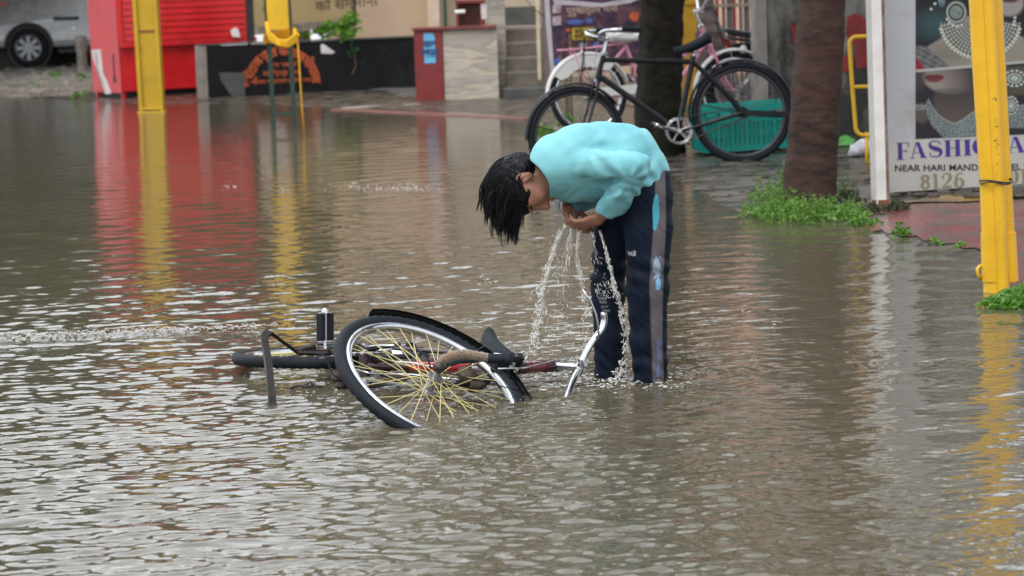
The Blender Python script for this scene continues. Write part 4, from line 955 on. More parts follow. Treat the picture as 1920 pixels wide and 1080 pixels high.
mb.tube([cc + Vector((.067 * math.cos(a) + .006, .075 * math.sin(a) - .01, .006 * math.sin(2 * a))) for a in [i * math.pi / 14 for i in range(28)]], .0035, 6, closed=True)
mb.tube([cc + Vector((.066 * math.cos(a) + .006, .074 * math.sin(a) - .01, .006 * math.cos(3 * a) - .006)) for a in [i * math.pi / 14 for i in range(28)]], .003, 6, closed=True)
mb.build('wire_tie', m_dark, k, smooth=True)
mb = MB(); rg = random.Random(12)
for (y0_, y1_, n_) in ((180, 300, 16), (240, 330, 10), (370, 430, 5)):
    for i in range(n_):
        yy = rg.uniform(y0_, y1_); xx = 1859 + (yy - 100) * .054 + rg.uniform(-4, 5); c = P(xx, yy, DPL - .0785)
        mb.slab([c + Vector((rg.uniform(-.004, .004), 0, rg.uniform(-.006, .006))) for _ in range(3)], (0, .004, 0))
mb.build('tar_fleck', m_dark, k)['kind'] = 'stuff'

# --- teal plastic crate behind the black bicycle
m_teal2 = mat('teal_plastic', (.01, .33, .28), .4, var=.12, scale=5)
DC_ = 18.85
cb0 = P(1392, 284, DC_); k = thing('plastic_crate', 'teal green plastic crate standing behind the black bicycle wheel', 'crate', (cb0.x, DC_, .03))
M_ = Matrix.Translation((cb0.x, DC_ + .1, .045)) @ Matrix.Rotation(R(7), 4, 'Z') @ Matrix.Rotation(R(-1.5), 4, 'Y')
w, dp, h = .62, .42, .32
mb = MB()
def side(x0, y0_, x1, y1_):
    a = Vector((x0, y0_, 0)); b2 = Vector((x1, y1_, 0)); L_ = (b2 - a).length; d = (b2 - a) / L_; nn = Vector((d.y, -d.x, 0))
    def bx_(u0, u1, z0, z1, o0, o1):
        f = lambda u, z, o: a + d * u + nn * (o + .02 * (z / h)) + UPZ * z
        mb.hexa([f(u0, z0, o1), f(u1, z0, o1), f(u1, z0, o0), f(u0, z0, o0)], [f(u0, z1, o1), f(u1, z1, o1), f(u1, z1, o0), f(u0, z1, o0)])
    bx_(0, L_, 0, .035, -.006, .004); bx_(0, L_, .20, .255, -.006, .004); bx_(-.012, L_ + .012, h - .045, h - .03, -.006, .022); bx_(-.005, L_ + .005, h - .03, h, -.006, .006)
    bx_(0, L_, .105, .122, -.005, .003)
    n_ = int(L_ / .034)
    for i in range(n_ + 1):
        u = i * (L_ - .012) / n_; bx_(u, u + .012, .035, .20, -.004, .003)
    for i in range(int(L_ / .1) + 1):
        u = i * (L_ - .02) / int(L_ / .1); bx_(u, u + .02, .02, h - .03, -.006, .007)
    bx_(0, L_, .03, .21, -.009, -.0065)
side(-w / 2, -dp / 2, w / 2, -dp / 2); side(w / 2, -dp / 2, w / 2, dp / 2); side(w / 2, dp / 2, -w / 2, dp / 2); side(-w / 2, dp / 2, -w / 2, -dp / 2)
mb.box((0, 0, .008), (w, dp, .012)); mb.xform(M_); mb.build('crate_shell', m_teal2, k)
mb = MB(); mb.box((.24, -dp / 2 - .021, .265), (.05, .003, .03)); mb.xform(M_); mb.build('label_plate', m_whiteprint, k)

# --- black motorcycle, tail end showing
def motorcycle():
    D = 21.6; wl_ = P(1392, 165, D)
    k = thing('motorcycle', 'black motorcycle parked behind the pink bicycle, red tail showing', 'motorcycle', (wl_.x, D, .03))
    f = lambda a, z, y=0.0: Vector((wl_.x + a, D + y, .03 + z))      # a grows towards its front (right)
    m_bp = mat('black_gloss_paint', (.010, .011, .016), .25, coat=.4); m_vin = mat('black_vinyl', (.018, .02, .03), .45)
    for cx in (0.0, 1.25):
        mb = MB(); mb.tube([f(cx + .27 * math.cos(t * math.pi / 14), .3 + .27 * math.sin(t * math.pi / 14)) for t in range(28)], .045, 10, closed=True); w_ = mb.build('wheel', m_tyre, k, smooth=True)
        mb = MB(); mb.tube([f(cx + .22 * math.cos(t * math.pi / 14), .3 + .22 * math.sin(t * math.pi / 14)) for t in range(28)], .016, 8, closed=True)
        for t in range(6): mb.rod(f(cx, .3), f(cx + .22 * math.cos(t * 1.047), .3 + .22 * math.sin(t * 1.047)), .012, 6)
        mb.lathe(f(cx, .3, -.06), (0, 1, 0), [(0, .05), (.12, .05)], 14); mb.build('rim', m_silver, w_, smooth='auto')
        mb = MB(); mb.tube([f(cx + .34 * math.cos(R(t)), .3 + .34 * math.sin(R(t))) for t in range(20, 171, 15)], .06, 10, flat=.3, ref=(0, 1, 0)); mb.build('mudguard', m_bp, k, smooth=True)
    mb = MB()
    z0 = P(1380, 60, D).z - .03; zz = lambda py: P(1380, py, D).z - .03; aa = lambda px: P(px, 60, D).x - wl_.x
    pts = [(aa(1352), zz(53)), (aa(1366), zz(52)), (aa(1386), zz(57)), (aa(1420), zz(62)), (aa(1460), zz(68)), (aa(1470), zz(78)), (aa(1418), zz(74)), (aa(1372), zz(67))]
    mb.slab([f(a, z, -.12) for a, z in pts], (0, .24, 0)); mb.build('seat', m_vin, k, bevel=.015)
    mb = MB(); mb.slab([f(a, z, -.10) for a, z in ((aa(1350), zz(66)), (aa(1375), zz(70)), (aa(1420), zz(77)), (aa(1450), zz(86)), (aa(1420), zz(84)), (aa(1372), zz(74)))][::-1], (0, .2, 0)); mb.build('side_cover', mat('grey_plastic', (.06, .065, .075), .35), k, bevel=.008)
    mb = MB(); mb.slab([f(a, z, -.06) for a, z in ((aa(1348), zz(70)), (aa(1362), zz(72)), (aa(1374), zz(88)), (aa(1370), zz(96)), (aa(1358), zz(84)))][::-1], (0, .12, 0)); mb.build('tail_light', mat('red_plastic', (.30, .01, .015), .25, coat=.5), k, bevel=.006)
    mb = MB(); mb.slab([f(a, z, -.09) for a, z in ((aa(1366), zz(80)), (aa(1440), zz(84)), (aa(1450), zz(130)), (aa(1400), zz(124)), (aa(1376), zz(112)))][::-1], (0, .18, 0)); mb.build('body', m_bp, k, bevel=.02)
    mb = MB(); mb.ball(f(aa(1390), zz(92), -.14), (.03, .03, .035)); mb.build('turn_signal', m_white, k, smooth=True)
    mb = MB(); mb.lathe(f(aa(1365), zz(122), -.12), (1, 0, .05), [(0, .028), (.5, .034), (.75, .02)], 12); mb.build('exhaust', m_silver, k, smooth='auto')
    mb = MB(); mb.ball(f(.85, .78), (.26, .12, .13), 14, 9); mb.build('tank', m_bp, k, smooth=True)
    mb = MB(); mb.box(f(.62, .38), (.34, .26, .3)); mb.build('engine', m_silver, k, bevel=.03)
    mb = MB(); mb.tube([f(1.25, .3, -.08), f(1.02, .92, -.08)], .025, 8); mb.build('fork', m_silver, k); mb = MB(); mb.tube([f(1.25, .3, .08), f(1.02, .92, .08)], .025, 8); mb.build('fork', m_silver, k)
    mb = MB(); mb.tube([f(.9, 1.0, -.33), f(.98, 1.0, -.15), f(1.0, .93, 0), f(.98, 1.0, .15), f(.9, 1.0, .33)], .014, 8); mb.build('handlebar', m_silver, k, smooth=True)
    mb = MB(); mb.ball(f(1.12, .88), (.09, .09, .1)); mb.build('headlight', m_silver, k, smooth=True)
motorcycle()

# --- litter on the dirt
mb = MB(); c = G(1622, 290, .04)
rg = random.Random(8)
for (dx, dz, r) in ((0, .05, .07), (.07, .04, .06), (-.06, .03, .05), (.13, .05, .06)): mb.ball(c + Vector((dx, rg.uniform(-.03, .03), dz)), (r * 1.2, r, r * .8), 14, 9)
for i in range(len(mb.v)):
    v = mb.v[i]; mb.v[i] = v + Vector((math.sin(v.z * 90 + v.x * 60), math.sin(v.x * 70), math.sin(v.x * 90 + v.y * 80))) * .008
tag(mb.build('plastic_bag', mat('white_plastic_film', (.62, .62, .66), .35, bump=.7, bscale=30), None, smooth=True, loc=c), 'crumpled white plastic bag on the dirt beside the sign post', 'bag')
mb = MB(); c = G(1583, 272, .04); mb.slab([c + Vector(v) for v in ((-.05, 0, 0), (.05, -.02, .0), (.08, .02, .03), (.02, .03, .06), (-.04, .01, .04))], (0, .02, .01)); tag(mb.build('wrapper', mat('green_foil', (.06, .35, .04), .3), None, loc=c), 'small green wrapper on the dirt behind the brown tree', 'litter')
mb = MB()
for i in range(170):
    x, y = rg.uniform(1240, 1700), rg.uniform(262, 370)
    p = G(x, y, .03)
    if shore_dist(p.x, p.y) < .05: continue
    s_ = rg.uniform(.006, .022); mb.ball((p.x, p.y, gz(p.x, p.y) + s_ * .2), (s_ * 1.5, s_, s_ * .5), 6, 4, Matrix.Rotation(rg.uniform(0, 3), 3, 'Z'))
for i in range(60):
    x, y = rg.uniform(1660, 1915), rg.uniform(352, 372); p = G(x, y, .03); s_ = rg.uniform(.008, .03); mb.ball((p.x, p.y, .035 + s_ * .2), (s_ * 1.5, s_, s_ * .5), 6, 4)
tag(mb.build('debris', mat('dark_debris', (.05, .04, .03), .6, var=.6, scale=20), None), 'dark scraps and pebbles scattered on the wet dirt', 'debris', kind='stuff')

# --- red and yellow paving, following the ground
def sheet(name, poly, m_, dz):
    """thin sheet draped over the ground inside an outline"""
    xs_ = [p[0] for p in poly]; ys_ = [p[1] for p in poly]; st = .06
    X_, Y_ = np.meshgrid(np.arange(min(xs_), max(xs_), st), np.arange(min(ys_), max(ys_), st))
    ins = np.zeros(X_.shape, bool)
    for (ax, ay), (bx, by) in zip(poly, poly[1:] + poly[:1]):
        cnd = ((ay > Y_) != (by > Y_)); xx = (bx - ax) * (Y_ - ay) / ((by - ay) or 1e-9) + ax; ins ^= cnd & (X_ < xx)
    Z_ = ground_z(X_, Y_) + dz; q = grid_quads(*X_.shape); v = np.stack([X_, Y_, Z_], -1).reshape(-1, 3)
    keep = ins.ravel()[q].all(1); q = q[keep]; used, inv = np.unique(q, return_inverse=True)
    return tag(numpy_mesh(name, v[used], inv.reshape(q.shape), m_), kind='structure')
def tile_mat(name, c1, c2):
    m = bpy.data.materials.new(name); m.use_nodes = True; n = m.node_tree; L = n.links.new; bs = n.nodes['Principled BSDF']
    tc = n.nodes.new('ShaderNodeTexCoord'); br = n.nodes.new('ShaderNodeTexBrick'); br.inputs['Scale'].default_value = 4.2; br.inputs['Color1'].default_value = (*c1, 1); br.inputs['Color2'].default_value = (*c2, 1); br.inputs['Mortar'].default_value = (.05, .04, .035, 1); br.inputs['Mortar Size'].default_value = .015
    ns = n.nodes.new('ShaderNodeTexNoise'); ns.inputs['Scale'].default_value = 5; ns.inputs['Detail'].default_value = 7
    L(tc.outputs['Object'], br.inputs['Vector']); L(tc.outputs['Object'], ns.inputs['Vector'])
    mr = n.nodes.new('ShaderNodeMapRange'); mr.inputs[1].default_value = .42; mr.inputs[2].default_value = .62; L(ns.outputs[0], mr.inputs[0])
    mx = n.nodes.new('ShaderNodeMix'); mx.data_type = 'RGBA'; mx.inputs[7].default_value = (.10, .07, .06, 1); L(mr.outputs[0], mx.inputs[0]); L(br.outputs[0], mx.inputs[6]); L(mx.outputs[2], bs.inputs['Base Color'])
    r2 = n.nodes.new('ShaderNodeMapRange'); r2.inputs[3].default_value = .12; r2.inputs[4].default_value = .4; L(ns.outputs[0], r2.inputs[0]); L(r2.outputs[0], bs.inputs['Roughness'])
    return m
gp = lambda x, y: tuple(G(x, y, .02)[:2])
sheet('verge', [gp(-120, 186), gp(-120, 128), gp(130, 118), gp(210, 130), gp(160, 181), gp(60, 180)], mat('wet_verge_sheen', (.24, .22, .19), .28, var=.4, scale=3, second=(.10, .09, .075), mask=.55, mscale=1.5, bump=.5, rvar=.15), .006)  # pale colour stands in for the sheen on the wet concrete edge
sheet('red_paving', [gp(1600, 420), gp(1600, 400), gp(1700, 386), gp(1800, 384), gp(2100, 365), (6, 10), (6, 6), (2.0, 6), gp(1930, 600), gp(1840, 470), gp(1700, 440)], tile_mat('red_tiles', (.24, .05, .045), (.18, .045, .04)), .005)
sheet('yellow_paving', [gp(1655, 387), gp(1700, 377), gp(1860, 366), gp(2100, 352), gp(2100, 362), gp(1800, 383), gp(1700, 386.5)], tile_mat('yellow_tiles', (.36, .20, .02), (.28, .16, .03)), .008)

# --- weeds round the brown tree
def weed_patch(name, label, spots, mm, size, cat='weeds', stems=0, seed=1):
    mb = MB(); rg = random.Random(seed)
    for (px, py, r, n_, h) in spots:
        c = G(px, py, .02)
        for i in range(n_):
            a = rg.uniform(0, 6.28); q = r * math.sqrt(rg.random()); x, y = c.x + q * math.cos(a), c.y + q * math.sin(a) * 1.3
            hh = h * (1 - (q / r) ** 2 * .6) * rg.uniform(.15, 1.0)
            leaves(mb, (x, y, max(0, gz(x, y)) + hh), (.012, .012, .01), 2, size, seed=rg.randrange(1 << 30))
        for i in range(int(n_ * stems)):
            a = rg.uniform(0, 6.28); q = r * rg.random(); x, y = c.x + q * math.cos(a), c.y + q * math.sin(a)
            t = Vector((rg.uniform(-.05, .05), rg.uniform(-.04, .04), h * rg.uniform(1.0, 1.9))); b2 = Vector((x, y, 0))
            mb.tube([b2, b2 + t * .5 + Vector((.005, 0, 0)), b2 + t], [.0022, .0018, .001], 4)
            for j in range(5): leaves(mb, b2 + t * (.5 + .12 * j), (.008, .008, .008), 2, size * .55, seed=rg.randrange(1 << 30))
    return tag(mb.build(name, mm, None), label, cat, kind='stuff')
weed_patch('weed_patch', 'bright green weeds growing round the foot of the brown tree', [(1436, 400, .15, 90, .05), (1462, 392, .2, 150, .08), (1500, 405, .24, 230, .06), (1545, 400, .2, 160, .06), (1585, 405, .16, 100, .045), (1440, 378, .14, 45, .12), (1475, 366, .12, 40, .13), (1548, 372, .12, 70, .12)], leafmat('fresh_weed_leaf', (.20, .36, .06), (.06, .17, .02)), .027, stems=.30)
weed_patch('weed_clump', 'dark dry tuft at the edge of the red paving', [(1640, 396, .12, 60, .04), (1672, 393, .11, 60, .04), (1590, 380, .09, 50, .08)], leafmat('dark_weed', (.03, .05, .015), (.07, .08, .03)), .028, stems=.1, seed=3)
weed_patch('weed_clump', 'lone small green sprig standing in the shallow water', [(1690, 436, .035, 36, .07), (1755, 452, .02, 8, .03), (1805, 458, .015, 6, .02), (1620, 415, .08, 36, .04)], m_leafW, .03, seed=5)
weed_patch('weed_clump', 'green weeds at the foot of the yellow pole', [(1880, 566, .08, 130, .035), (1905, 560, .09, 160, .05), (1925, 552, .08, 120, .06)], m_leafW, .026, seed=6)
weed_patch('weed_clump', 'bright green tuft under the front wheel of the pink bicycle', [(1062, 236, .05, 40, .16), (1020, 245, .1, 30, .05)], m_leafB, .05, seed=7)
# ================================================================ bicycles
m_chrome = mat('chrome', (.62, .63, .66), .14, metal=1.0, var=.12, scale=20)
m_chrome2 = mat('dull_chrome', (.36, .36, .38), .3, metal=.9, var=.3, scale=30)
m_rub = mat('bicycle_rubber', (.010, .013, .019), .65, var=.25, scale=40, spec=.22)
m_black = mat('black_enamel', (.007, .009, .013), .32, var=.2, spec=.35)
m_spring = mat('greasy_steel', (.06, .05, .045), .5, metal=.5, var=.5, scale=40)

def make_bike(root, M, s):
    """M maps bike space (x forward, y left, z up, ground z=0) to the world; s is the specification"""
    TH = s.get('thick', 1.0); A = s.get('R', .34); wb = s.get('wb', 1.08); rx = -.48; fx = rx + wb
    hub_r = Vector((rx, 0, A)); hub_f = Vector((fx, 0, A)); bb = Vector((rx + s.get('cs', .45), 0, s.get('bbh', .28)))
    sd = -1 if s.get('drive', 'right') == 'right' else 1          # drive side sign along y
    ha = R(s.get('ha', 68)); ax = Vector((-math.cos(ha), 0, math.sin(ha))); pf = Vector((math.sin(ha), 0, math.cos(ha)))
    a0 = hub_f - pf * .05
    crown, hlo, hup, stem = a0 + ax * .395, a0 + ax * .41, a0 + ax * s.get('hup', .58), a0 + ax * s.get('stem', .70)
    St = Matrix.Translation(a0) @ Matrix.Rotation(s.get('steer', 0), 4, ax) @ Matrix.Translation(-a0)
    I4 = Matrix.Identity(4)
    def B(mb, name, mm, par=root, T=I4, **kw): mb.xform(M @ T); return mb.build(name, mm, par, **kw)
    fr = s['frame_mat']
    seat_c = bb + Vector((-.17, 0, .47)) if not s.get('step') else bb + Vector((-.15, 0, .40))
    stt = bb + (seat_c - bb) * 1.0
    # frame
    mb = MB()
    mb.tube([bb, seat_c, seat_c + (seat_c - bb).normalized() * .02], .0145 * TH, 12)
    if s.get('step'):
        mb.tube([hlo + ax * .10, hlo + ax * .08 + Vector((-.15, 0, -.14)), bb + Vector((.02, 0, .16)), bb + (seat_c - bb) * .35], .013, 10)
        mb.tube([hlo + ax * .03, bb + Vector((.2, 0, .03)), bb], .015, 10)
    else:
        mb.tube([hup - ax * .03, seat_c - Vector((0, 0, .02))], .0135 * TH, 12); mb.tube([hlo + ax * .03, bb], .0155 * TH, 12)
    for y in (-.055, .055):
        mb.tube([bb + Vector((0, y * .5, 0)), bb + Vector((-.10, y * .75, .01)), hub_r + Vector((0, y, 0))], .0095 * TH, 8)
        mb.tube([seat_c + Vector((0, y * .35, -.02)), hub_r + Vector((.06, y * .8, .11)), hub_r + Vector((0, y, 0))], .0075 * TH * TH, 8)
    mb.lathe(bb + Vector((0, -.036, 0)), (0, 1, 0), [(0, .021), (.072, .021)], 14)
    for q in (hup - ax * .03, hlo + ax * .03): mb.lathe(q - ax * .02, ax, [(0, .021), (.04, .021)], 12)
    B(mb, 'frame', fr, smooth='auto')
    if 'decal' in s:
        for (t0, t1, mm) in s['decal']:
            mb = MB(); mb.tube([bb.lerp(hlo + ax * .03, t0), bb.lerp(hlo + ax * .03, t1)], .0165, 12); B(mb, 'decal_band', mm, smooth='auto')
            mb = MB(); mb.tube([seat_c.lerp(hup - ax * .03, t0), seat_c.lerp(hup - ax * .03, t1)], .0145, 12); B(mb, 'decal_band', mm, smooth='auto')
    mb = MB(); mb.tube([hlo, hup], .0175, 14); ht = B(mb, 'head_tube', s.get('head_mat', fr), smooth='auto')
    mb = MB(); mb.lathe(hup, ax, [(0, .022), (.012, .024), (.02, .016)], 14); mb.lathe(hlo - ax * .014, ax, [(0, .02), (.014, .022)], 14); B(mb, 'headset', m_chrome, ht, smooth='auto')
    if s.get('badge'):
        for j, mm in ((0, mat('white_enamel', (.6, .58, .56), .3)), (1, mat('maroon_enamel', (.16, .015, .02), .3))):
            mb = MB()
            for u in (.055, .085):
                for side_ in (-1, 1):
                    c = hlo + ax * (u + .02) + Vector((0, side_ * (.0178 + .0012 * j), 0)); mb.lathe(c, (0, side_, 0), [(0, .0125 - .006 * j), (.0009, .0125 - .006 * j), (.001, .001)], 14)
            B(mb, 'badge', mm, ht)
    # fork (steered)
    mb = MB()
    for y in (-.052, .052):
        mb.tube([crown + Vector((0, y * .8, .01)), crown - ax * .1 + Vector((0, y, 0)), a0 + ax * .12 + pf * .006 + Vector((0, y, 0)), a0 + ax * .04 + pf * .025 + Vector((0, y, 0)), hub_f + Vector((0, y, 0))], [.011, .011, .009, .008, .007], 8)
    mb.box(crown + ax * .012, (.03, .11, .022)); B(mb, 'fork', s.get('fork_mat', fr), T=St, smooth='auto')
    # wheels
    for hub, T, nm in ((hub_r, I4, 'rear'), (hub_f, St, 'front')):
        NT = 132; r0 = A - .021
        mb = MB(); mb.tube([hub + Vector((.0 + (A - .045) * math.cos(2 * math.pi * i / 72), 0, (A - .045) * math.sin(2 * math.pi * i / 72))) for i in range(72)], .017, 10, closed=True, flat=.85)
        w = B(mb, 'wheel', s.get('rim_mat', m_chrome), T=T, smooth=True)
        mb = MB(); vs = []; nprof = 12
        for i in range(NT):
            a = 2 * math.pi * i / NT; e = Vector((math.cos(a), 0, math.sin(a))); bmp = .0036 if i % 2 else 0
            for kk in range(nprof):
                t = 2 * math.pi * kk / nprof; rad = .0205 * (1 + (TH - 1) * .7) + (bmp if abs(math.sin(t)) > .4 and math.cos(t) > -.2 else 0)
                vs.append(hub + e * (r0 + rad * math.cos(t)) + Vector((0, rad * .95 * math.sin(t), 0)))
        mb.add(vs, [(i * nprof + kk, i * nprof + (kk + 1) % nprof, ((i + 1) % NT) * nprof + (kk + 1) % nprof, ((i + 1) % NT) * nprof + kk) for i in range(NT) for kk in range(nprof)])
        B(mb, 'tyre', m_rub, w, T, smooth=True)
        mb = MB(); ns_ = s.get('nspoke', 36)
        for i in range(ns_):
            side_ = -1 if i % 2 else 1; a = 2 * math.pi * i / ns_; b2 = a + (R(62) if (i // 2) % 2 else -R(62))
            p0 = hub + Vector((.022 * math.cos(b2), side_ * .027, .022 * math.sin(b2))); p1 = hub + Vector(((A - .052) * math.cos(a), side_ * .004, (A - .052) * math.sin(a)))
            mb.rod(p0, p1, s.get('spoke_r', .0014), 5)
        B(mb, 'spokes', s['spoke_mat'], w, T)
        mb = MB(); mb.lathe(hub + Vector((0, -.07, 0)), (0, 1, 0), [(0, .004), (.02, .004), (.021, .010), (.03, .010), (.04, .012), (.041, .026), (.045, .026), (.048, .014), (.092, .014), (.095, .026), (.099, .026), (.1, .012), (.11, .010), (.119, .010), (.12, .004), (.14, .004)], 16)
        B(mb, 'hub', s.get('hub_mat', m_chrome2), w, T, smooth='auto')
        if nm == 'rear':
            mb = MB(); mb.lathe(hub + Vector((0, sd * .03, 0)), (0, sd, 0), [(0, .036), (.006, .036), (.007, .02)], 18); B(mb, 'sprocket', m_spring, w, T, smooth='auto')
    # mudguards
    def guard(hub, a0_, a1_, T, mm, wdt=.026, rad=None):
        rad = rad or A + .022
        mb = MB(); n_ = 30; prof = [(-1, -.35), (-.75, .1), (-.35, .32), (0, .4), (.35, .32), (.75, .1), (1, -.35)]
        for off in (0, .0018):
            vs = []
            for i in range(n_ + 1):
                a = R(a0_ + (a1_ - a0_) * i / n_); e = Vector((math.cos(a), 0, math.sin(a)))
                for (y, z) in prof: vs.append(hub + e * (rad + z * wdt * .7 - off) + Vector((0, y * wdt, 0)))
            m7 = len(prof); mb.add(vs, [(i * m7 + j, (i + 1) * m7 + j, (i + 1) * m7 + j + 1, i * m7 + j + 1) for i in range(n_) for j in range(m7 - 1)])
        for aa_ in (a0_ + (a1_ - a0_) * .12, a0_ + (a1_ - a0_) * .45):
            e = Vector((math.cos(R(aa_)), 0, math.sin(R(aa_))))
            for y in (-1, 1): mb.rod(hub + Vector((0, y * .055, 0)), hub + e * rad + Vector((0, y * wdt, 0)), .002, 5)
        return B(mb, 'mudguard', mm, T=T, smooth=True)
    for g in s.get('guards', []): guard(hub_r if g[0] == 'r' else hub_f, g[1], g[2], I4 if g[0] == 'r' else St, g[3], *(g[4:] if len(g) > 4 else ()))
    # crank, pedals
    ca = R(s.get('crank', 200)); cd = Vector((math.cos(ca), 0, math.sin(ca)))
    mb = MB(); c0_ = bb + Vector((0, sd * .045, 0)); n_ = 44
    mb.tube([c0_ + Vector((.088 * math.cos(2 * math.pi * i / n_), 0, .088 * math.sin(2 * math.pi * i / n_))) for i in range(n_)], [.0065 if i % 2 else .0045 for i in range(n_)], 6, closed=True)
    mb.tube([c0_ + Vector((.078 * math.cos(2 * math.pi * i / n_), 0, .078 * math.sin(2 * math.pi * i / n_))) for i in range(n_)], .005, 6, closed=True)
    for i in range(5): e = Vector((math.cos(i * 1.2566 + ca), 0, math.sin(i * 1.2566 + ca))); mb.rod(c0_, c0_ + e * .08, .006, 6)
    cr_ = B(mb, 'crankset', s.get('ring_mat', m_chrome2), smooth='auto')
    for side_, dr in ((sd, 1), (-sd, -1)):
        q0_ = bb + Vector((0, side_ * .062, 0)); q1_ = bb + cd * (.17 * dr) + Vector((0, side_ * .072, 0))
        mb = MB(); mb.tube([q0_, q1_], [.0125, .009], 8); mb.lathe(q0_ - Vector((0, side_ * .02, 0)), (0, side_, 0), [(0, .014), (.035, .014)], 12); B(mb, 'crank_arm', m_chrome, cr_, smooth='auto')
        pa = side_; pc_ = q1_ + Vector((0, side_ * .018, 0))
        mb = MB(); px_dir = Vector((math.cos(ca + .3), 0, math.sin(ca + .3)))
        for sg in (-1, 1):
            c = pc_ + px_dir * (sg * .026) + Vector((0, side_ * .048, 0)); ang = math.atan2(px_dir.z, px_dir.x)
            mb.box(c, (.021, .092, .024), Matrix.Rotation(-ang, 3, 'Y'))
        pd = B(mb, 'pedal', s.get('pedal_mat', m_rub), bevel=.004)
        mb = MB(); mb.rod(pc_ - Vector((0, side_ * .018, 0)), pc_ + Vector((0, side_ * .100, 0)), .006, 8); mb.lathe(pc_ + Vector((0, side_ * .092, 0)), (0, side_, 0), [(0, .006), (.002, .013), (.014, .012), (.02, .001)], 12)
        for u in (.0, .096): mb.box(pc_ + Vector((0, side_ * u, 0)), (.066, .003, .012), Matrix.Rotation(-math.atan2(px_dir.z, px_dir.x), 3, 'Y'))
        B(mb, 'spindle', m_chrome, pd, smooth='auto')
    # chain + case
    mb = MB(); yv = sd * .045
    n_ = 60; top = [bb + Vector((0, yv, .088)), hub_r + Vector((0, yv, .036))]; bot_ = [hub_r + Vector((0, yv, -.036)), bb + Vector((0, yv, -.088))]
    loop = [top[0].lerp(top[1], i / 14) for i in range(15)] + [hub_r + Vector((.036 * math.cos(R(90 + 180 * i / 6)), yv, .036 * math.sin(R(90 + 180 * i / 6)))) for i in range(1, 6)] + [bot_[0].lerp(bot_[1], i / 14) for i in range(15)] + [bb + Vector((.09 * math.cos(R(-90 + 180 * i / 10)), yv, .09 * math.sin(R(-90 + 180 * i / 10)))) for i in range(1, 10)]
    mb.tube(loop, .0045, 6, closed=True); B(mb, 'chain', m_spring)
    if s.get('case'):
        mb = MB(); y0_ = sd * .058; ol = []
        for i in range(9): a = R(-60 + 150 * i / 8); ol.append(bb + Vector((.105 * math.cos(a), 0, .105 * math.sin(a))))
        for i in range(5): a = R(95 + 100 * i / 4); ol.append(hub_r + Vector((.055 * math.cos(a), 0, .055 * math.sin(a))))
        ol.append(bb + Vector((-.06, 0, .03)))
        mb.slab([p + Vector((0, y0_, 0)) for p in ol], (0, .012 * sd, 0)); B(mb, 'chain_guard', s['case'])
    # saddle
    mb = MB(); sc = seat_c + (seat_c - bb).normalized() * s.get('post', .10); tilt = Matrix.Rotation(R(s.get('stilt', -5)), 3, 'Y')
    n_ = 16; N_ = 12; vs = []
    for i in range(N_ + 1):
        t = i / N_; x = -.115 + .26 * t; wdt = .085 * (1 - t) ** .9 + .018 + (.012 if t < .15 else 0); wdt *= min(1, (t + .04) * 8) ** .5 * (1 if t < .97 else .7); hh = .028 + .018 * (1 - t)
        zc_ = .012 + .03 * (1 - t) ** 2 - .01 * math.sin(t * 3)
        for kk in range(n_):
            a = 2 * math.pi * kk / n_; vs.append(sc + tilt @ Vector((x, wdt * math.cos(a), zc_ + hh * (math.sin(a) if math.sin(a) > 0 else .9 * math.sin(a)))))
    mb.add(vs, [(i * n_ + kk, i * n_ + (kk + 1) % n_, (i + 1) * n_ + (kk + 1) % n_, (i + 1) * n_ + kk) for i in range(N_) for kk in range(n_)] + [tuple(range(n_ - 1, -1, -1)), tuple(N_ * n_ + kk for kk in range(n_))])
    sa = B(mb, 'saddle', s.get('saddle_mat', m_rub), smooth=True)
    mb = MB(); mb.tube([seat_c, sc - Vector((0, 0, .02))], .0125, 10)
    for y in (-.02, .02): mb.tube([sc + tilt @ Vector((-.09, y * 2.4, -.02)), sc + tilt @ Vector((-.03, y, -.045)), sc + tilt @ Vector((.1, y, -.012))], .0035, 6)
    B(mb, 'seat_post', m_chrome, sa, smooth='auto')
    # stem and handlebar
    hc = stem + pf * .045; WI = (M @ St).inverted(); mb = MB()
    if 'world_bar' in s:
        hc = WI @ Vector(P(*s['world_bar'][3])); e_ = WI @ Vector(P(1074, 688, 8.86)); mb.tube([hup, e_], .0125, 12); mb.tube([e_, hc], .0125, 12); mb.ball(hc, .021, 12, 8); stem = e_ - pf * .0
    else: mb.tube([hup, stem], .0115, 12); mb.tube([stem, stem + pf * .045], .013, 10)
    mb = mb; mb.lathe(hc - Vector((0, .022, 0)), (0, 1, 0), [(0, .018), (.044, .018)], 12); mb.ball(stem + ax * .008, .014, 10, 6)
    B(mb, 'stem', m_chrome, T=St, smooth='auto')
    pts = [WI @ Vector(P(*v)) for v in s['world_bar']] if 'world_bar' in s else [hc + Vector(v) for v in s['bar']]
    mb = MB()
    sm = []
    for i in range(len(pts) - 1):                                   # Catmull-Rom through the points
        p0, p1, p2, p3 = pts[max(i - 1, 0)], pts[i], pts[i + 1], pts[min(i + 2, len(pts) - 1)]
        for j in range(6):
            t = j / 6; sm.append(.5 * ((2 * p1) + (p2 - p0) * t + (2 * p0 - 5 * p1 + 4 * p2 - p3) * t * t + (3 * p1 - p0 - 3 * p2 + p3) * t ** 3))
    sm.append(pts[-1]); mb.tube(sm, .0115, 12); mb.ball(sm[0], .0115, 10, 6); mb.ball(sm[-1], .0115, 10, 6); hb = B(mb, 'handlebar', m_chrome, T=St, smooth='auto')
    for g in s.get('grips', []):
        q = sm[:8] if g[0] == 0 else sm[-8:]
        mb = MB(); mb.tube(q, .0165, 12); B(mb, 'grip', g[1], hb, St, smooth='auto')
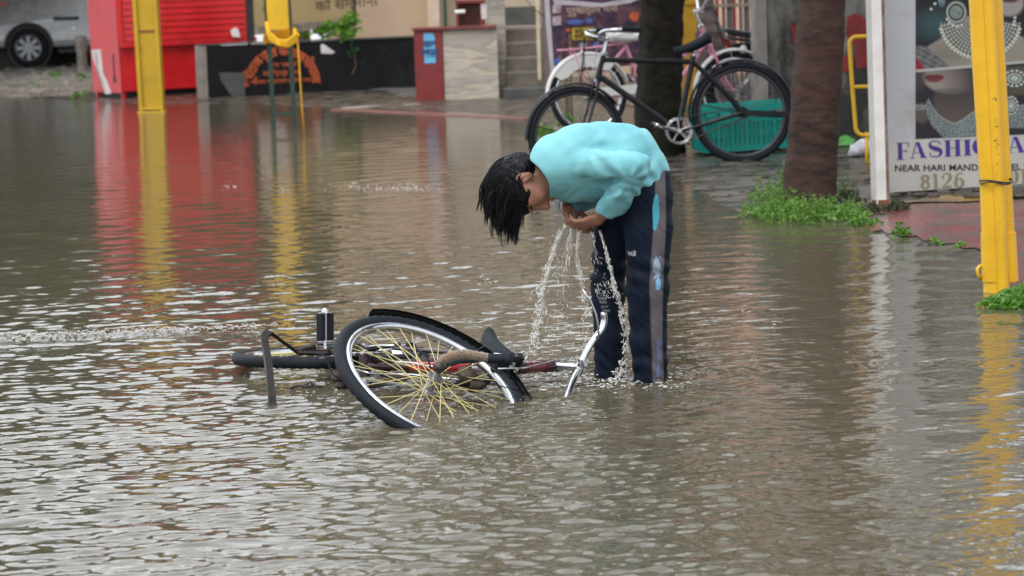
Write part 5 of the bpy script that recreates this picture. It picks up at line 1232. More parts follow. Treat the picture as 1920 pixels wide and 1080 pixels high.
    for lv in s.get('levers', []):
        mb = MB(); q = [WI @ Vector(P(*v)) for v in lv] if 'world_bar' in s else [hc + Vector(v) for v in lv]; mb.tube(q, [.006, .006, .0055, .005, .0035][:len(q)], 8, flat=.6); B(mb, 'brake_lever', m_chrome, hb, St, smooth=True)
    if s.get('rods'):
        mb = MB()
        for y in (-.03, .03): mb.tube([hc + Vector((0, y * 2, -.02)), hlo + pf * .035 + Vector((0, y, 0)), crown - ax * .1 + pf * .03 + Vector((0, y, 0))], .003, 6)
        B(mb, 'brake_rod', m_chrome2, T=I4 if not s.get('steer') else St, smooth=True)
    if s.get('cables'):
        mb = MB()
        for i in range(4):
            q = hc + Vector((.02, (-.09, .09, -.05, .06)[i], 0)); mb.tube([q, q + Vector((.09, (.03, -.02, .05, -.04)[i], .02)), hlo + pf * (.08 + .02 * i) + Vector((0, .0, .06 - .05 * i)), crown + pf * .02 + Vector((0, .02, -.03))], .0025, 6)
        B(mb, 'brake_cable', m_rub, T=I4, smooth=True)
    # stand, rack
    if s.get('stand') is not None:
        sa_ = R(s['stand']); e = Vector((math.cos(sa_), 0, math.sin(sa_))); q = Vector((-math.sin(sa_), 0, math.cos(sa_)))
        L_ = s.get('stand_len', A + .035); y = .105; mm = s.get('stand_mat', m_black)
        mb = MB(); pth = [hub_r + Vector((0, .07, 0)), hub_r + e * .08 + Vector((0, .078, 0)), hub_r + e * (L_ - .06) + Vector((0, y, 0)), hub_r + e * (L_ - .012) + Vector((0, y, 0)), hub_r + e * L_ + Vector((0, y - .015, 0)),
               hub_r + e * L_ + Vector((0, -y + .015, 0)), hub_r + e * (L_ - .012) + Vector((0, -y, 0)), hub_r + e * (L_ - .06) + Vector((0, -y, 0)), hub_r + e * .10 + Vector((0, -.078, 0)), hub_r + Vector((0, -.07, 0))]
        vs = []
        for i, p in enumerate(pth):
            t = (pth[min(i + 1, 9)] - pth[max(i - 1, 0)]).normalized(); nn = t.cross(q).normalized()
            for (u, v) in ((-.012 * TH, -.006 * TH), (.012 * TH, -.006 * TH), (.012 * TH, .006 * TH), (-.012 * TH, .006 * TH)): vs.append(p + q * u + nn * v)
        mb.add(vs, [(i * 4 + kk, i * 4 + (kk + 1) % 4, (i + 1) * 4 + (kk + 1) % 4, (i + 1) * 4 + kk) for i in range(9) for kk in range(4)] + [(3, 2, 1, 0), (36, 37, 38, 39)])
        B(mb, 'kickstand', mm)
    if s.get('rack'):
        mb = MB(); zt = 2 * A + .06; xe = rx - .2; mm = s['rack']
        for y in (-.045, .045): mb.tube([Vector((seat_c.x - .03, y * .6, zt + .03)), Vector((rx, y, zt)), Vector((xe, y, zt - .01))], .007, 8); mb.tube([Vector((rx - .12, y, zt)), hub_r + Vector((0, y * 1.3, 0))], .005, 6)
        mb.tube([Vector((xe, .045, zt - .01)), Vector((xe - .03, 0, zt - .01)), Vector((xe, -.045, zt - .01))], .007, 8)
        for x in (rx - .12, rx, rx + .1): mb.rod((x, -.045, zt), (x, .045, zt), .005, 6)
        B(mb, 'luggage_rack', mm, smooth='auto')
    return dict(bb=bb, hub_r=hub_r, hub_f=hub_f, crown=crown, hlo=hlo, hup=hup, stem=stem, seat=seat_c, ax=ax, pf=pf, St=St, B=B, A=A)

def frame_matrix(F, Uv, anchor_local, anchor_world):
    F = F.normalized(); Yl = Uv.cross(F).normalized(); Uv = F.cross(Yl).normalized()
    m3 = Matrix((F, Yl, Uv)).transposed(); return Matrix.Translation(Vector(anchor_world) - m3 @ Vector(anchor_local)) @ m3.to_4x4()

# --- the fallen bicycle
N0 = Vector((.030, math.sin(R(5.2)), math.cos(R(5.2)))).normalized()
F_ = Vector((.378, -.926, 0)); F_ = (F_ - N0 * F_.dot(N0)).normalized()
Uv = -(F_.cross(N0)).normalized()
m_mar = mat('maroon_enamel_frame', (.11, .012, .018), .28, coat=.4, var=.3)
m_redband = mat('red_enamel', (.50, .012, .02), .25, coat=.4)
m_ysp = mat('yellow_spokes', (.58, .50, .22), .4)
HF = P(814, 703, 8.47)
Mb = frame_matrix(F_, Uv, (.60, 0, .34), HF)
k = thing('fallen_bicycle', 'maroon bicycle lying on its side half sunk in the floodwater', 'bicycle', (HF.x, HF.y, -.2))
spec = dict(frame_mat=mat('dark_maroon_enamel', (.035, .012, .016), .25, coat=.4, var=.5), head_mat=m_mar, badge=True, steer=R(37), spoke_mat=m_ysp, spoke_r=.0014, nspoke=36, fork_mat=m_black, crank=290, 
            decal=[(.30, .48, m_redband), (.55, .68, m_redband), (.70, .78, m_chrome)], guards=[('f', 80, 203, m_black, .027), ('r', 35, 150, m_black, .027)], cs=.52, bbh=.30,
            bar=[(-.03, -.215, -.02), (-.015, -.19, .0), (0, -.13, .02), (0, -.05, 0), (0, 0, 0), (0, .06, 0), (-.01, .14, -.02), (-.03, .22, -.04)],
            world_bar=[(1060, 754, 8.62), (1066, 738, 8.68), (1076, 712, 8.76), (1087, 690, 8.83), (1098, 662, 8.87), (1114, 636, 8.90), (1128, 618, 8.92), (1133, 602, 8.93), (1132, 590, 8.93)], levers=[[(1122, 634, 8.89), (1122, 612, 8.88), (1117, 588, 8.88), (1107, 564, 8.88), (1092, 542, 8.88)]],
            stand_mat=mat('brown_black_steel', (.014, .009, .009), .5, spec=.25), hup=.60, stem=.665, post=.085, stilt=-6, rods=True, hub_mat=m_chrome2, rim_mat=m_chrome, wb=1.08, ring_mat=m_chrome2)
bk = make_bike(k, Mb, spec)
# fuzzy brown padded lock strapped along the fork and bar
m_fuzz = mat('brown_plush', (.20, .125, .07), .95, var=.35, scale=60, bump=1.0, bscale=180, sheen=.6)
cr = [P(820, 690, 8.45), P(832, 674, 8.44), P(850, 666, 8.44), P(872, 664, 8.45), P(893, 667, 8.47), P(912, 671, 8.5)]
mb = MB(); sm = []
for i in range(len(cr) - 1):
    for j in range(6): sm.append(cr[i].lerp(cr[i + 1], j / 6))
sm.append(cr[-1]); rgn = random.Random(3)
mb.tube(sm, [.0155 + .0012 * math.sin(i * 1.9) + rgn.uniform(-.001, .001) for i in range(len(sm))], 14); lk = mb.build('padded_lock', m_fuzz, k, smooth=True)
mb = MB(); mb.lathe(P(914, 672, 8.5), (1, .1, -.08), [(0, .0165), (.05, .0165), (.052, .022), (.07, .023), (.078, .017), (.084, .002)], 16); mb.build('lock_body', m_rub, lk, smooth='auto')
mb = MB(); mb.ball(P(822, 688, 8.43), (.02, .018, .018)); mb.build('lock_cap', m_spring, lk, smooth=True)
q = [(652, 660, 9.2), (560, 659, 9.2), (549, 655, 9.19), (510, 626, 9.15), (503, 623, 9.13), (496, 630, 9.10), (497, 645, 9.05), (503, 680, 8.92), (507, 720, 8.78), (510, 745, 8.70), (512, 765, 8.66)]
q = [P(*v) for v in q]; vs = []; mb = MB(); side_ = Vector((.75, -.45, -.48)).normalized()
for i, pnt in enumerate(q):
    t_ = (q[min(i + 1, len(q) - 1)] - q[max(i - 1, 0)]).normalized(); w_ = (side_ - t_ * side_.dot(t_)).normalized(); n_ = t_.cross(w_)
    for (a, b2) in ((-.0125, -.006), (.0125, -.006), (.0125, .006), (-.0125, .006)): vs.append(pnt + w_ * a + n_ * b2)
mb.add(vs, [(i * 4 + j, i * 4 + (j + 1) % 4, (i + 1) * 4 + (j + 1) % 4, (i + 1) * 4 + j) for i in range(len(q) - 1) for j in range(4)] + [(3, 2, 1, 0)])
mb.build('kickstand', spec['stand_mat'], k)
# mud clot on the frame, cable bits
mb = MB(); mb.ball(P(875, 705, 8.7), (.035, .03, .03), 12, 8); mb.ball(P(888, 722, 8.7), (.04, .03, .022), 12, 8)
for i in range(len(mb.v)):
    v = mb.v[i]; mb.v[i] = v + Vector((math.sin(v.z * 160 + v.x * 120), math.sin(v.x * 140), math.sin(v.x * 130 + v.y * 150))) * .005
mb.build('mud_clot', mat('wet_mud', (.05, .035, .022), .6, bump=.8), k, smooth=True)
mb = MB(); mb.tube([P(752, 588, 8.85), P(764, 592, 8.83), P(775, 601, 8.8)], .006, 6); mb.tube([P(764, 590, 8.83), P(762, 597, 8.83)], .008, 6); mb.build('guard_clip', m_black, k)
# brake gear by the rear hub
mb = MB()
mb.tube([P(566, 655, 9.15), P(578, 650, 9.15), P(592, 648, 9.15)], .010, 8); mb.tube([P(553, 655, 9.15), P(600, 656, 9.15), P(640, 655, 9.1)], .004, 6)
mb.tube([P(541, 734, 9.0), P(548, 726, 9.0), P(560, 722, 9.0), P(575, 724, 9.0), P(606, 728, 9.0)], .006, 8); mb.tube([P(564, 733, 9.0), P(570, 722, 9.0), P(582, 716, 9.0), P(592, 724, 9.0), P(604, 726, 9.0)], .005, 8)
mb.tube([P(566, 736, 9.0), P(604, 738, 9.0)], .008, 8)
mb.build('brake_linkage', m_spring, k, smooth=True)

# chain case, mudguard flap and loose cables round the rear hub
hb_ = bk['hub_r']; mb = MB()
mb.slab([hb_ + Vector(v) for v in ((-.03, -.058, .07), (.50, -.058, .075), (.56, -.058, -.02), (.50, -.058, -.11), (.30, -.058, -.06), (-.02, -.058, -.05))], (0, -.006, 0))
bk['B'](mb, 'chain_guard', m_black)
mb = MB()
for (a, b2) in (((600, 672, 9.1), (735, 655, 8.95)), ((655, 654, 9.0), (768, 648, 8.9)), ((700, 676, 8.95), (830, 690, 8.7)), ((690, 700, 8.9), (860, 712, 8.65)), ((640, 690, 9.0), (700, 702, 8.9))):
    q0, q1 = P(*a), P(*b2); mb.tube([q0, (q0 + q1) / 2 + Vector((0, 0, .006)), q1], .0038, 6)
mb.build('brake_rod', m_chrome, k, smooth=True)
mb = MB()
for pts in ([(612, 670, 9.1), (622, 700, 9.05), (640, 712, 9.0), (660, 708, 9.0)], [(625, 680, 9.05), (606, 665, 9.1), (585, 662, 9.1)], [(775, 640, 8.9), (782, 655, 8.85), (800, 668, 8.8), (808, 690, 8.7)], [(655, 660, 9.0), (640, 676, 9.0), (645, 694, 9.0)]):
    mb = MB(); mb.tube([P(*q) for q in pts], .0032, 6); mb.build('cable', m_rub, k, smooth=True)
mb = MB()
for (x, y, d, r) in ((632, 708, 9.05, .022), (655, 720, 9.0, .02), (640, 722, 9.0, .018), (590, 728, 9.0, .013), (722, 700, 8.95, .02), (742, 710, 8.9, .018), (768, 645, 8.9, .013), (745, 646, 8.9, .012)):
    mb = MB(); mb.lathe(P(x, y, d), (.2, .1, 1), [(-r * .6, r * .7), (-r * .3, r), (r * .4, r), (r * .6, r * .5)], 12); mb.build('hub_hardware', m_spring, k, smooth='auto')
# --- the black bicycle leaning at the tree
rh = P(1391, 212, 18.1); fh = P(1080, 257, 18.0)
F_ = (fh - rh).normalized(); Uv = Vector((.0, .10, 1)).normalized(); Uv = (Uv - F_ * Uv.dot(F_)).normalized()
wbx = (fh - rh).length
k = thing('roadster_bicycle', 'old black roadster bicycle leaning on the dark tree trunk', 'bicycle', (rh.x, rh.y, 0))
Mb = frame_matrix(F_, Uv, (-.48, 0, .34), rh)
spec = dict(frame_mat=m_black, steer=R(14), spoke_mat=mat('dull_spokes', (.12, .12, .13), .4, metal=.5), drive='left', crank=20, wb=wbx, stand=190, guards=[('r', -5, 200, m_black, .028), ('f', 5, 150, m_black, .028)],
            bar=[(-.20, -.23, .03), (-.08, -.26, .045), (.03, -.2, .05), (.05, -.1, .03), (0, 0, 0), (.05, .1, .03), (.03, .2, .05), (-.08, .26, .045), (-.20, .23, .03)],
            grips=[(0, m_rub), (1, m_rub)], levers=[[(.02, .1, .0), (.03, .2, .0), (-.04, .25, .01), (-.15, .23, -.0)]], rods=True, cables=True, rim_mat=mat('dark_rim', (.07, .07, .075), .3, metal=.6), hub_mat=m_spring, hup=.58, stem=.69, post=.08, stilt=8, thick=1.35,
            decal=[], ring_mat=m_chrome2)
make_bike(k, Mb, spec)

# --- the pink bicycle behind
m_pinkp = mat('pink_enamel', (.72, .26, .42), .3, coat=.3, var=.08); m_whitep = mat('white_plastic', (.72, .70, .68), .35, var=.06)
rh = P(1103, 180, 20.2); fh = P(1378, 172, 20.45)
F_ = (fh - rh).normalized(); Uv = Vector((0, .05, 1)); Uv = (Uv - F_ * Uv.dot(F_)).normalized(); sc_ = .31 / .34
k = thing('city_bicycle', 'pink step through bicycle with white mudguards behind the dark tree', 'bicycle', (rh.x, rh.y, 0))
Mb = frame_matrix(F_, Uv, (-.48, 0, .30), rh)
spec = dict(R=.30, wb=(fh - rh).length, frame_mat=m_pinkp, step=True, spoke_mat=mat('dull_spokes', (0, 0, 0)), drive='right', crank=-60, guards=[('r', 20, 185, m_whitep, .034, .325), ('f', 20, 190, m_whitep, .034, .325)],
            bar=[(-.16, -.25, .18), (-.05, -.27, .16), (.02, -.2, .12), (0, -.06, .01), (0, 0, 0), (0, .06, .01), (.02, .2, .12), (-.05, .27, .16), (-.16, .25, .18)], grips=[(0, m_whitep), (1, m_whitep)],
            levers=[[(.03, -.1, .04), (.05, -.18, .08), (-.0, -.24, .1), (-.1, -.25, .12)]], hup=.56, stem=.68, post=.04, saddle_mat=m_whitep, rack=m_pinkp, case=m_whitep, ring_mat=m_chrome2, cables=True)
bk2 = make_bike(k, Mb, spec)
mb = MB(); hr = bk2['hub_r']; ol = []
for i in range(10): a = R(50 + 100 * i / 9); ol.append(hr + Vector((.31 * math.cos(a), 0, .31 * math.sin(a))))
for i in range(10): a = R(150 - 100 * i / 9); rr_ = .22 if i not in (0, 9) else .25; ol.append(hr + Vector((rr_ * math.cos(a) , 0, rr_ * math.sin(a))))
for y in (-.05, .05): mb.slab([p + Vector((0, y, 0)) for p in ol], (0, .004, 0))
bk2['B'](mb, 'skirt_guard', m_whitep)
mb = MB(); c = P(1092, 99, 20.15); mb.ball(c, .02); mb.build('reflector', m_whitep, k, smooth=True)
# ================================================================ the person
import openvdb as vdb
class Field:
    def __init__(s, lo, hi, h):
        s.lo = np.array(lo, float); s.h = h; s.n = np.ceil((np.array(hi) - s.lo) / h).astype(int) + 1
        s.v = np.full(s.n, .06, np.float32)
    def sub(s, lo, hi):
        a = np.clip(np.floor((np.array(lo) - s.lo) / s.h).astype(int), 0, s.n); b = np.clip(np.ceil((np.array(hi) - s.lo) / s.h).astype(int) + 1, 0, s.n)
        sl = tuple(slice(int(i), int(j)) for i, j in zip(a, b))
        ax = [s.lo[i] + s.h * np.arange(a[i], b[i]) for i in range(3)]
        X, Y, Z = np.meshgrid(*ax, indexing='ij', sparse=True); return sl, X, Y, Z
    @staticmethod
    def smin(a, b, k):
        if k <= 0: return np.minimum(a, b)
        h = np.clip(.5 + .5 * (b - a) / k, 0, 1); return b + (a - b) * h - k * h * (1 - h)
    def cone(s, a, b, ra, rb, k=.01, cut=None, sub=False):
        a = np.array(a, float); b = np.array(b, float); r = max(ra, rb) + .045
        sl, X, Y, Z = s.sub(np.minimum(a, b) - r, np.maximum(a, b) + r)
        d = b - a; L2 = max((d ** 2).sum(), 1e-10)
        t = np.clip(((X - a[0]) * d[0] + (Y - a[1]) * d[1] + (Z - a[2]) * d[2]) / L2, 0, 1)
        D = np.sqrt((X - a[0] - t * d[0]) ** 2 + (Y - a[1] - t * d[1]) ** 2 + (Z - a[2] - t * d[2]) ** 2) - (ra + (rb - ra) * t)
        if cut is not None:
            p, n_ = cut; D = np.maximum(D, (X - p[0]) * n_[0] + (Y - p[1]) * n_[1] + (Z - p[2]) * n_[2])
        s.v[sl] = -s.smin(-s.v[sl], D, k) if sub else s.smin(s.v[sl], D, k)
        return s
    def chain(s, pts, rs, k=.01):
        for i in range(len(pts) - 1): s.cone(pts[i], pts[i + 1], rs[i], rs[i + 1], k)
        return s
    def ell(s, c, r, M=None, k=.01, sub=False):
        """ellipsoid; M rows are its axes"""
        c = np.array(c, float); M = np.eye(3) if M is None else np.array(M); R_ = max(r) + .04
        sl, X, Y, Z = s.sub(c - R_, c + R_); X, Y, Z = X - c[0], Y - c[1], Z - c[2]
        q = [(X * M[i][0] + Y * M[i][1] + Z * M[i][2]) for i in range(3)]
        k0 = np.sqrt(sum((q[i] / r[i]) ** 2 for i in range(3))); k1 = np.sqrt(sum((q[i] / r[i] ** 2) ** 2 for i in range(3))) + 1e-9
        D = k0 * (k0 - 1) / k1
        s.v[sl] = -s.smin(-s.v[sl], D, k) if sub else s.smin(s.v[sl], D, k)
        return s
    def blur(s, it=1):
        for _ in range(it):
            for a in range(3):
                v = s.v; w = v.copy()
                sl1 = [slice(None)] * 3; sl2 = [slice(None)] * 3; sl3 = [slice(None)] * 3
                sl1[a] = slice(1, -1); sl2[a] = slice(0, -2); sl3[a] = slice(2, None)
                w[tuple(sl1)] = .5 * v[tuple(sl1)] + .25 * (v[tuple(sl2)] + v[tuple(sl3)]); s.v = w
        return s
    def disp(s, fn):
        X, Y, Z = np.meshgrid(*[s.lo[i] + s.h * np.arange(s.n[i]) for i in range(3)], indexing='ij', sparse=True)
        m_ = np.abs(s.v) < .03
        ix = np.nonzero(m_); x = s.lo[0] + s.h * ix[0]; y = s.lo[1] + s.h * ix[1]; z = s.lo[2] + s.h * ix[2]
        s.v[ix] += fn(x, y, z).astype(np.float32); return s
    def mesh(s):
        g = vdb.FloatGrid(.06); g.copyFromArray(np.ascontiguousarray(s.v)); pts, quads = g.convertToQuads(0.0)
        pts = np.array(pts) * s.h + s.lo
        return pts, np.array(quads)[:, ::-1]

def proj(v):
    v = np.asarray(v, float) - np.array([0, 0, CAM_H]); z = v @ np.array(_f)
    return 960 + FPX * (v @ np.array(_rt)) / z, 540 - FPX * (v @ np.array(_up)) / z
DP = 9.0
def Q(px, py, dy=0.0): return np.array(P(px, py, DP + dy))
m2 = lambda px: px / 549.0
foot = Q(1185, 718); person = thing('person', 'person in turquoise long sleeved shirt and navy track pants bending to scoop floodwater', 'person', (foot[0], DP, -.2))

# skin ------------------------------------------------------------
lo = np.array([P(890, 300, DP).x, DP - .34, -.24]); hi = np.array([P(1290, 300, DP).x, DP + .36, P(1100, 215, DP).z + .03])
hl, hf_, hr_ = Q(1222, 372, -.085), Q(1195, 365, .085), None
kn, kf = Q(1215, 545, -.085), Q(1136, 545, .07)
an, af = Q(1219, 700, -.08), Q(1141, 700, .03)
b = Field(lo, hi, .0037)
sp_ = [Q(1205, 345), Q(1165, 300), Q(1120, 292), Q(1078, 300)]
for y in (-.055, .055):
    o_ = np.array([0, y, 0]); b.chain([q + o_ * (1 + .4 * (i > 1)) for i, q in enumerate(sp_)], [.072, .078, .078, .055], .03)
b.chain([Q(1070, 304), Q(1035, 318), Q(1005, 332)], [.075, .056, .054], .02)
# legs and feet
for (h_, k_, a_, dx) in ((hl, kn, an, 0), (hf_, kf, af, 0)):
    a2 = a_.copy(); a2[2] = -.12
    b.chain([h_, k_, a2], [.066, .042, .030], .02)
    ft = a2 + np.array([-.05, -.01, -.055]); b.cone(a2 + np.array([.02, 0, -.05]), ft, .03, .028, .015); b.cone(ft, ft + np.array([-.10, -.01, -.012]), .03, .02, .012)
    for j in range(5): b.cone(ft + np.array([-.10, -.034 + .017 * j, -.014]), ft + np.array([-.128 + .004 * j, -.036 + .018 * j, -.018]), .011 - .0008 * j, .009 - .0008 * j, .004)
# arms
shN, elN, wrN = Q(1082, 304, -.155), Q(1192, 310, -.225), Q(1134, 398, -.12)
shF, elF, wrF = Q(1075, 305, .155), Q(1140, 352, .235), Q(1062, 386, .06)
b.chain([shN, elN, wrN], [.036, .029, .021], .012); b.chain([shF, elF, wrF], [.040, .032, .021], .012)
def hand(wr, pal, fwd, spread, nrm, sgn, curl, seed):
    """palm and five bent fingers: fwd towards the fingertips, spread across the knuckles (thumb at -spread), nrm out of the palm"""
    fwd = fwd / np.linalg.norm(fwd); nrm = nrm - fwd * nrm.dot(fwd); nrm /= np.linalg.norm(nrm); spread = np.cross(nrm, fwd) * sgn
    b.cone(wr, pal - fwd * .02, .021, .023, .01)
    M_ = [fwd, spread, nrm]; b.ell(pal, (.043, .037, .0155), M_, .012)
    b.ell(pal - fwd * .012 - spread * .024 + nrm * .008, (.030, .016, .014), M_, .01)
    rg = np.random.default_rng(seed)
    for j, (ln, off) in enumerate(((.066, -.027), (.074, -.009), (.069, .009), (.054, .026))):
        p0 = pal + fwd * (.036 - .005 * abs(j - 1.2)) + spread * off; ang = curl * .45 + rg.normal(0, .05); p = p0; fan = spread * (off * 1.6)
        for sgm, (fr_, r0_, r1_) in enumerate(((.44, .0090, .0084), (.31, .0084, .0078), (.25, .0078, .0064))):
            d_ = fwd * math.cos(ang) + nrm * math.sin(ang) + fan; d_ /= np.linalg.norm(d_); q_ = p + d_ * ln * fr_
            b.cone(p, q_, r0_, r1_, .0035 if sgm else .006); p = q_; ang += curl * (.75 + .1 * j)
    t0 = pal - fwd * .022 - spread * .030 + nrm * .006; t1 = t0 + fwd * .026 - spread * .018 + nrm * .012; t2 = t1 + fwd * .024 - spread * .002 + nrm * .012; t3 = t2 + fwd * .018 + spread * .008 + nrm * .006
    b.cone(t0, t1, .014, .0108, .008); b.cone(t1, t2, .0102, .0092, .004); b.cone(t2, t3, .0092, .0074, .003)
hand(wrN, Q(1110, 414, -.075), np.array([-.85, .10, -.28]), None, np.array([-.22, .50, .80]), 1, .62, 1)
hand(wrF, Q(1068, 402, .035), np.array([.30, -.25, -.62]), None, np.array([.75, -.30, .45]), -1, .62, 2)
# head
HC = Q(985, 346, -.01)
def dirpx(dx, dy, dd=0.0):       # image direction (y down) to a unit world vector
    v = np.array(_rt) * dx - np.array(_up) * dy + np.array([0, 1, 0]) * dd; return v / np.linalg.norm(v)
hf = dirpx(.47, .88, -.10); hu = dirpx(-.88, .47, .0); hu = hu - hf * hu.dot(hf); hu /= np.linalg.norm(hu); hs = np.cross(hf, hu)
if hs[1] > 0: hs = -hs            # side axis towards the camera
HM = [hf, hu, hs]; SCH = .97
def H(f, u, s_=0.0): return HC + (hf * f + hu * u + hs * s_) * SCH
b.ell(H(-.008, .030), (.096, .086, .077), HM, .01); b.ell(H(.032, -.028), (.056, .078, .057), HM, .03)
b.cone(H(-.035, -.045), H(-.04, -.03), .042, .045, .03)
for s_ in (-1, 1):
    b.cone(H(.0, -.058, .045 * s_), H(.068, -.098, .012 * s_), .020, .015, .02)
    b.cone(H(.074, .012, .012 * s_), H(.066, .014, .042 * s_), .013, .010, .01)
    b.ell(H(.058, -.028, .040 * s_), (.020, .020, .016), HM, .015)
    b.ell(H(.092, -.002, .031 * s_), (.010, .011, .015), HM, .008, sub=True)
    b.ell(H(.074, -.004, .031 * s_), (.0125, .0125, .014), HM, .002)
    b.cone(H(.0862, -.006, .019 * s_), H(.083, -.0065, .044 * s_), .0018, .0018, .002, sub=True)
    b.cone(H(.096, -.036, .0), H(.092, -.036, .011 * s_), .008, .0075, .005)
    # ear: a rim round a hollow
    c = H(-.012, -.006, .079 * s_); N_ = 14
    rim = [c + (hf * (.014 * math.cos(t) - .004 * math.sin(t)) + hu * (.026 * math.sin(t)) + hs * (s_ * (.010 - .008 * math.cos(t)))) for t in [i * 2 * math.pi / N_ for i in range(N_)]]
    b.ell(c, (.016, .027, .007), HM, .008)
    for i in range(N_):
        if math.cos(i * 2 * math.pi / N_) < .55: b.cone(rim[i], rim[(i + 1) % N_], .0036, .0036, .005)
    b.ell(c + hs * s_ * .012 + hf * .002, (.009, .016, .008), HM, .005, sub=True); b.cone(H(-.004, -.034, .078 * s_), H(-.002, -.040, .075 * s_), .006, .005, .004)
b.cone(H(.084, .010), H(.106, -.028), .0085, .0105, .008); b.ell(H(.106, -.031), (.010, .008, .011), HM, .005)
b.ell(H(.087, -.058), (.011, .006, .024), HM, .004); b.ell(H(.084, -.069), (.011, .007, .021), HM, .004); b.cone(H(.098, -.0635, .02), H(.098, -.0635, -.02), .0018, .0018, .002, sub=True)
b.ell(H(.074, -.094), (.016, .014, .020), HM, .012)
b.blur(1)
pv, pq = b.mesh()
m_skinp = mat('brown_skin', (.33, .15, .098), .42, var=.10, scale=18, bump=.08, bscale=120, sss=.12, spec=.5, second=(.24, .105, .06), mask=.55, mscale=9)
numpy_mesh('body', pv - np.array(OFF[person.name]), pq, m_skinp, parent=person)
mb = MB()
for s_ in (-1, 1): mb.tube([Vector(H(.090, .017, .012 * s_)), Vector(H(.089, .021, .028 * s_)), Vector(H(.078, .018, .046 * s_))], [.003, .0036, .002], 8, flat=.6)
m_hair = mat('wet_black_hair', (.004, .004, .006), .42, var=.3, scale=60, spec=.16)
mb.build('eyebrows', m_hair, person, smooth=True)

# hair: a cap and falling wet strands ---------------------------
hc = Field(HC - .17, HC + .17, .004)
hc.ell(H(-.012, .034), (.103, .094, .084), HM, .01); hc.ell(H(-.040, -.012), (.072, .060, .078), HM, .02)
hc.ell(H(.100, -.075), (.085, .100, .12), HM, .015, sub=True)
for s_ in (-1, 1): hc.ell(H(.012, -.035, .095 * s_), (.050, .050, .034), HM, .010, sub=True)
hc.disp(lambda x, y, z: .0022 * np.sin(((x - HC[0]) * hs[0] + (y - HC[1]) * hs[1] + (z - HC[2]) * hs[2]) * 420 + 9 * np.sin((x + z) * 30)) + .0015 * np.sin((x * 260 + y * 310)))
hv, hq = hc.mesh(); cap_o = numpy_mesh('hair', hv - np.array(OFF[person.name]), hq, m_hair, parent=person)
rg = np.random.default_rng(4); mb = MB(); g_ = np.array([.04, 0, -1.0]); er = np.array([.103, .094, .084]) * SCH; ec = H(-.012, .034); HMa = np.array(HM)
def scalp():
    while True:
        d_ = rg.normal(size=3); d_ /= np.linalg.norm(d_)
        if d_[0] > .62 and d_[1] < .22: continue          # no hair on the face
        if d_[1] < -.5: continue
        if abs(d_[2]) > .70 and d_[0] > -.1 and d_[1] < -.05: continue
        return d_
for cl_ in range(185):                                    # wet locks: strands that share a root patch and run together at the tip
    c0_ = scalp(); Lc = rg.uniform(.065, .125) * (1.0 if c0_[1] > -.1 else .65); sway = rg.normal(0, .24, 3); comb = hu * rg.uniform(.3, .95) + hf * rg.uniform(-.25, .75) + hs * rg.normal(0, .3)
    curl = rg.uniform(2, 9); pa_ = rg.uniform(0, 6); wav = rg.uniform(.05, .22)
    for i in range(13):
        d_ = c0_ + rg.normal(0, .11, 3); d_ /= np.linalg.norm(d_); p = ec + HMa.T @ (d_ * er); n_ = 14; pts = []; off = rg.uniform(1.0, 1.08); L_ = Lc * rg.uniform(.8, 1.12); jit = rg.normal(0, .10, 3)
        for j in range(n_):
            pts.append(Vector(p)); t = j / n_
            d2 = comb * (1 - t) ** 1.4 + g_ * (.5 + 1.4 * t) + sway * (.25 + .6 * t) + jit * (1 - t) + np.array([math.sin(t * curl + pa_), math.cos(t * curl * .8 + pa_), .3 * math.sin(t * curl + 1)]) * wav
            d2 /= np.linalg.norm(d2); p = p + d2 * L_ / n_
            loc_ = HMa @ (p - ec) / er; rr_ = np.linalg.norm(loc_)
            if rr_ < off: p = ec + HMa.T @ (loc_ / rr_ * off * er)
        if i == 0: lead = pts
        pts = [pts[j].lerp(lead[j] + (pts[0] - lead[0]) * .25, min(.85, (j / n_) * 1.1)) for j in range(n_)]
        w = rg.uniform(.0007, .0014); mb.tube(pts, [w * (1 - .8 * (j / (n_ - 1)) ** 2) for j in range(n_)], 4, caps=False)
st_o = mb.build('strands', m_hair, cap_o, smooth=True); st_o['kind'] = 'stuff'

# shirt ----------------------------------------------------------
s = Field(lo, hi, .0043)
for y in (-1, 1):
    s.chain([Q(1198, 326, .065 * y), Q(1172, 300, .060 * y), Q(1130, 296, .058 * y), Q(1085, 299, .075 * y), Q(1048, 306, .085 * y)], [m2(52), m2(62), m2(63), m2(62), m2(52)], .03)
s.cone(Q(1040, 312, -.04), Q(1012, 326, -.02), m2(55), m2(38), .03); s.cone(Q(1040, 312, .04), Q(1012, 326, .03), m2(55), m2(38), .03)
# loose front hanging from the chest
s.ell(Q(1092, 345), (.105, .11, .062), None, .04); s.ell(Q(1052, 345), (.05, .10, .045), None, .03)
# hem over the hips
s.cone(Q(1206, 318, -.06), Q(1196, 350, -.075), m2(45), m2(40), .02); s.cone(Q(1206, 318, .06), Q(1196, 350, .075), m2(45), m2(40), .02)
s.cone(Q(1190, 330, -.06), Q(1162, 352, -.05), m2(44), m2(34), .03); s.cone(Q(1190, 330, .06), Q(1162, 352, .05), m2(44), m2(34), .03)
